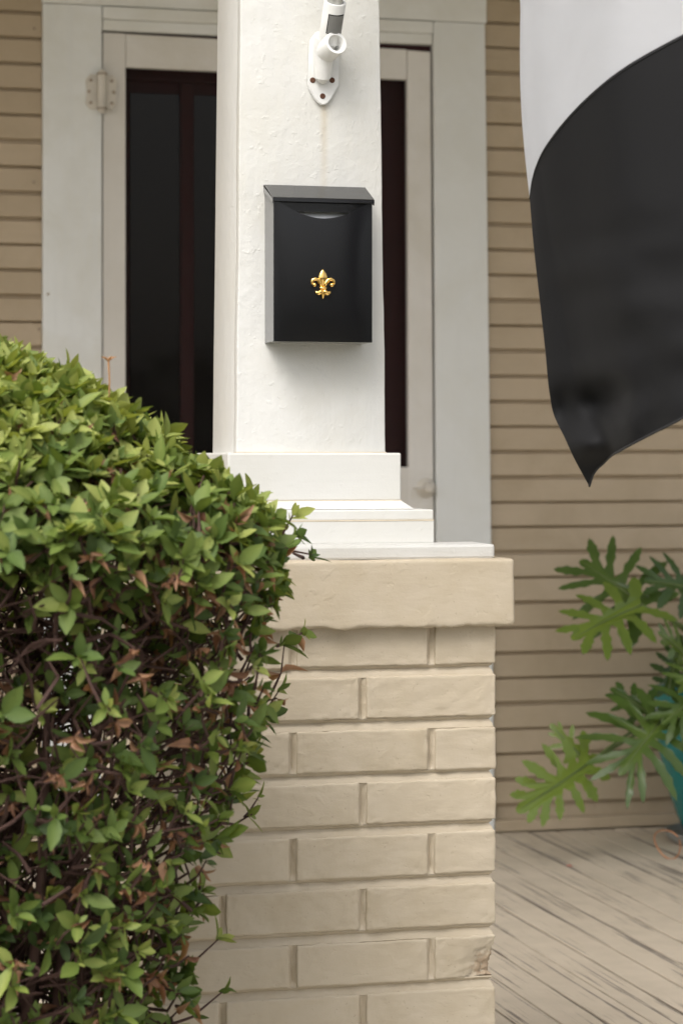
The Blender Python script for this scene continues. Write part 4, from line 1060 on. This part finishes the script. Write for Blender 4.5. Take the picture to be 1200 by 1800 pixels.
# single dry and loose leaves along the inner twigs
for _ in range(5200):
    j = random.randrange(len(NA), nn); p = buf[j]
    ax = Vector((random.gauss(0, 1), random.gauss(0, 1), random.gauss(-0.2, 0.7))).normalized(); nz = ax.orthogonal().normalized(); wx = ax.cross(nz)
    L = random.uniform(0.014, 0.030); dead = random.random() < 0.5
    leaves.append((Vector(p), ax, wx, nz, L, L * 0.42, random.uniform(0.9, 1) if dead else random.uniform(0.02, 0.4), random.randrange(3), dead))
cen = np.array([l[0] + l[1] * l[4] * 0.5 for l in leaves]); pr_ = proj(cen)
best = {}
for i, (px_, py_, dd) in enumerate(pr_):
    if -5 < px_ < 600 and 560 < py_ < 1800:
        key = (int(px_ // 24), int(py_ // 24))
        if key not in best or dd < pr_[best[key]][2]: best[key] = i
view = -np.array(FW)
def parea(i):
    l = leaves[i]; return l[4] * l[5] * abs(l[3].dot(Vector(view))) / pr_[i][2] ** 2
single = set(sorted(best.values(), key=parea, reverse=True)[:300])
def leaf_verts(l):
    T_ = (DEADT if l[8] else TPL)[l[7]]
    o_, ax, wx, nz, L, W = (np.array(l[0]), np.array(l[1]), np.array(l[2]), np.array(l[3]), l[4], l[5])
    return o_ + np.outer(T_[:, 0] * W, wx) + np.outer(T_[:, 1] * L, ax) + np.outer(T_[:, 2] * W, nz)
def tint_of(l):
    if l[8]: return [min(1.0, max(0.9, l[6] + random.gauss(0, 0.03))) for _ in range(18)]
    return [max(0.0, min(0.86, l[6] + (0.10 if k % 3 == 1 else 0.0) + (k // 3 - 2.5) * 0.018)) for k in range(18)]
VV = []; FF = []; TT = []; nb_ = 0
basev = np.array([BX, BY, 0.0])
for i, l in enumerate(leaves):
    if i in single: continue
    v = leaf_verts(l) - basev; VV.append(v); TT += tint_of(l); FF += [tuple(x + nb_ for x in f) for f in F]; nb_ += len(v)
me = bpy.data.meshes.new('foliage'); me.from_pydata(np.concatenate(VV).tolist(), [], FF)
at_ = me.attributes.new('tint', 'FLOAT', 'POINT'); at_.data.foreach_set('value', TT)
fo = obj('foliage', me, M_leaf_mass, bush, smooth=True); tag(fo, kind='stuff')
# the 300 leaves that show largest, one object each; they share a small set of meshes (shape x tint)
lib = {}
NTINT = 14
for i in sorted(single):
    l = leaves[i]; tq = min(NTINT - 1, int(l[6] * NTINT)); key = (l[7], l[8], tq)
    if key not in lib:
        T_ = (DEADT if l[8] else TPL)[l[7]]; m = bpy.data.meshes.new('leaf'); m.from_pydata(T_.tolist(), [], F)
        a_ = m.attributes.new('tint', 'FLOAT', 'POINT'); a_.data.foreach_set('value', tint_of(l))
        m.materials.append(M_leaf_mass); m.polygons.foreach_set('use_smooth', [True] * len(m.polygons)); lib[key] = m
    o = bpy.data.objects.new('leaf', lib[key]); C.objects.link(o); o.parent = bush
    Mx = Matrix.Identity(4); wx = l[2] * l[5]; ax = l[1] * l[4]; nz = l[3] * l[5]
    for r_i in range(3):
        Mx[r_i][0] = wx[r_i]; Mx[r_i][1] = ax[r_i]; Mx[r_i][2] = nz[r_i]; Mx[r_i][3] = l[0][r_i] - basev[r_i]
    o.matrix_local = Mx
print('leaves', len(leaves), 'tips', len(tips), 'tries', tries)
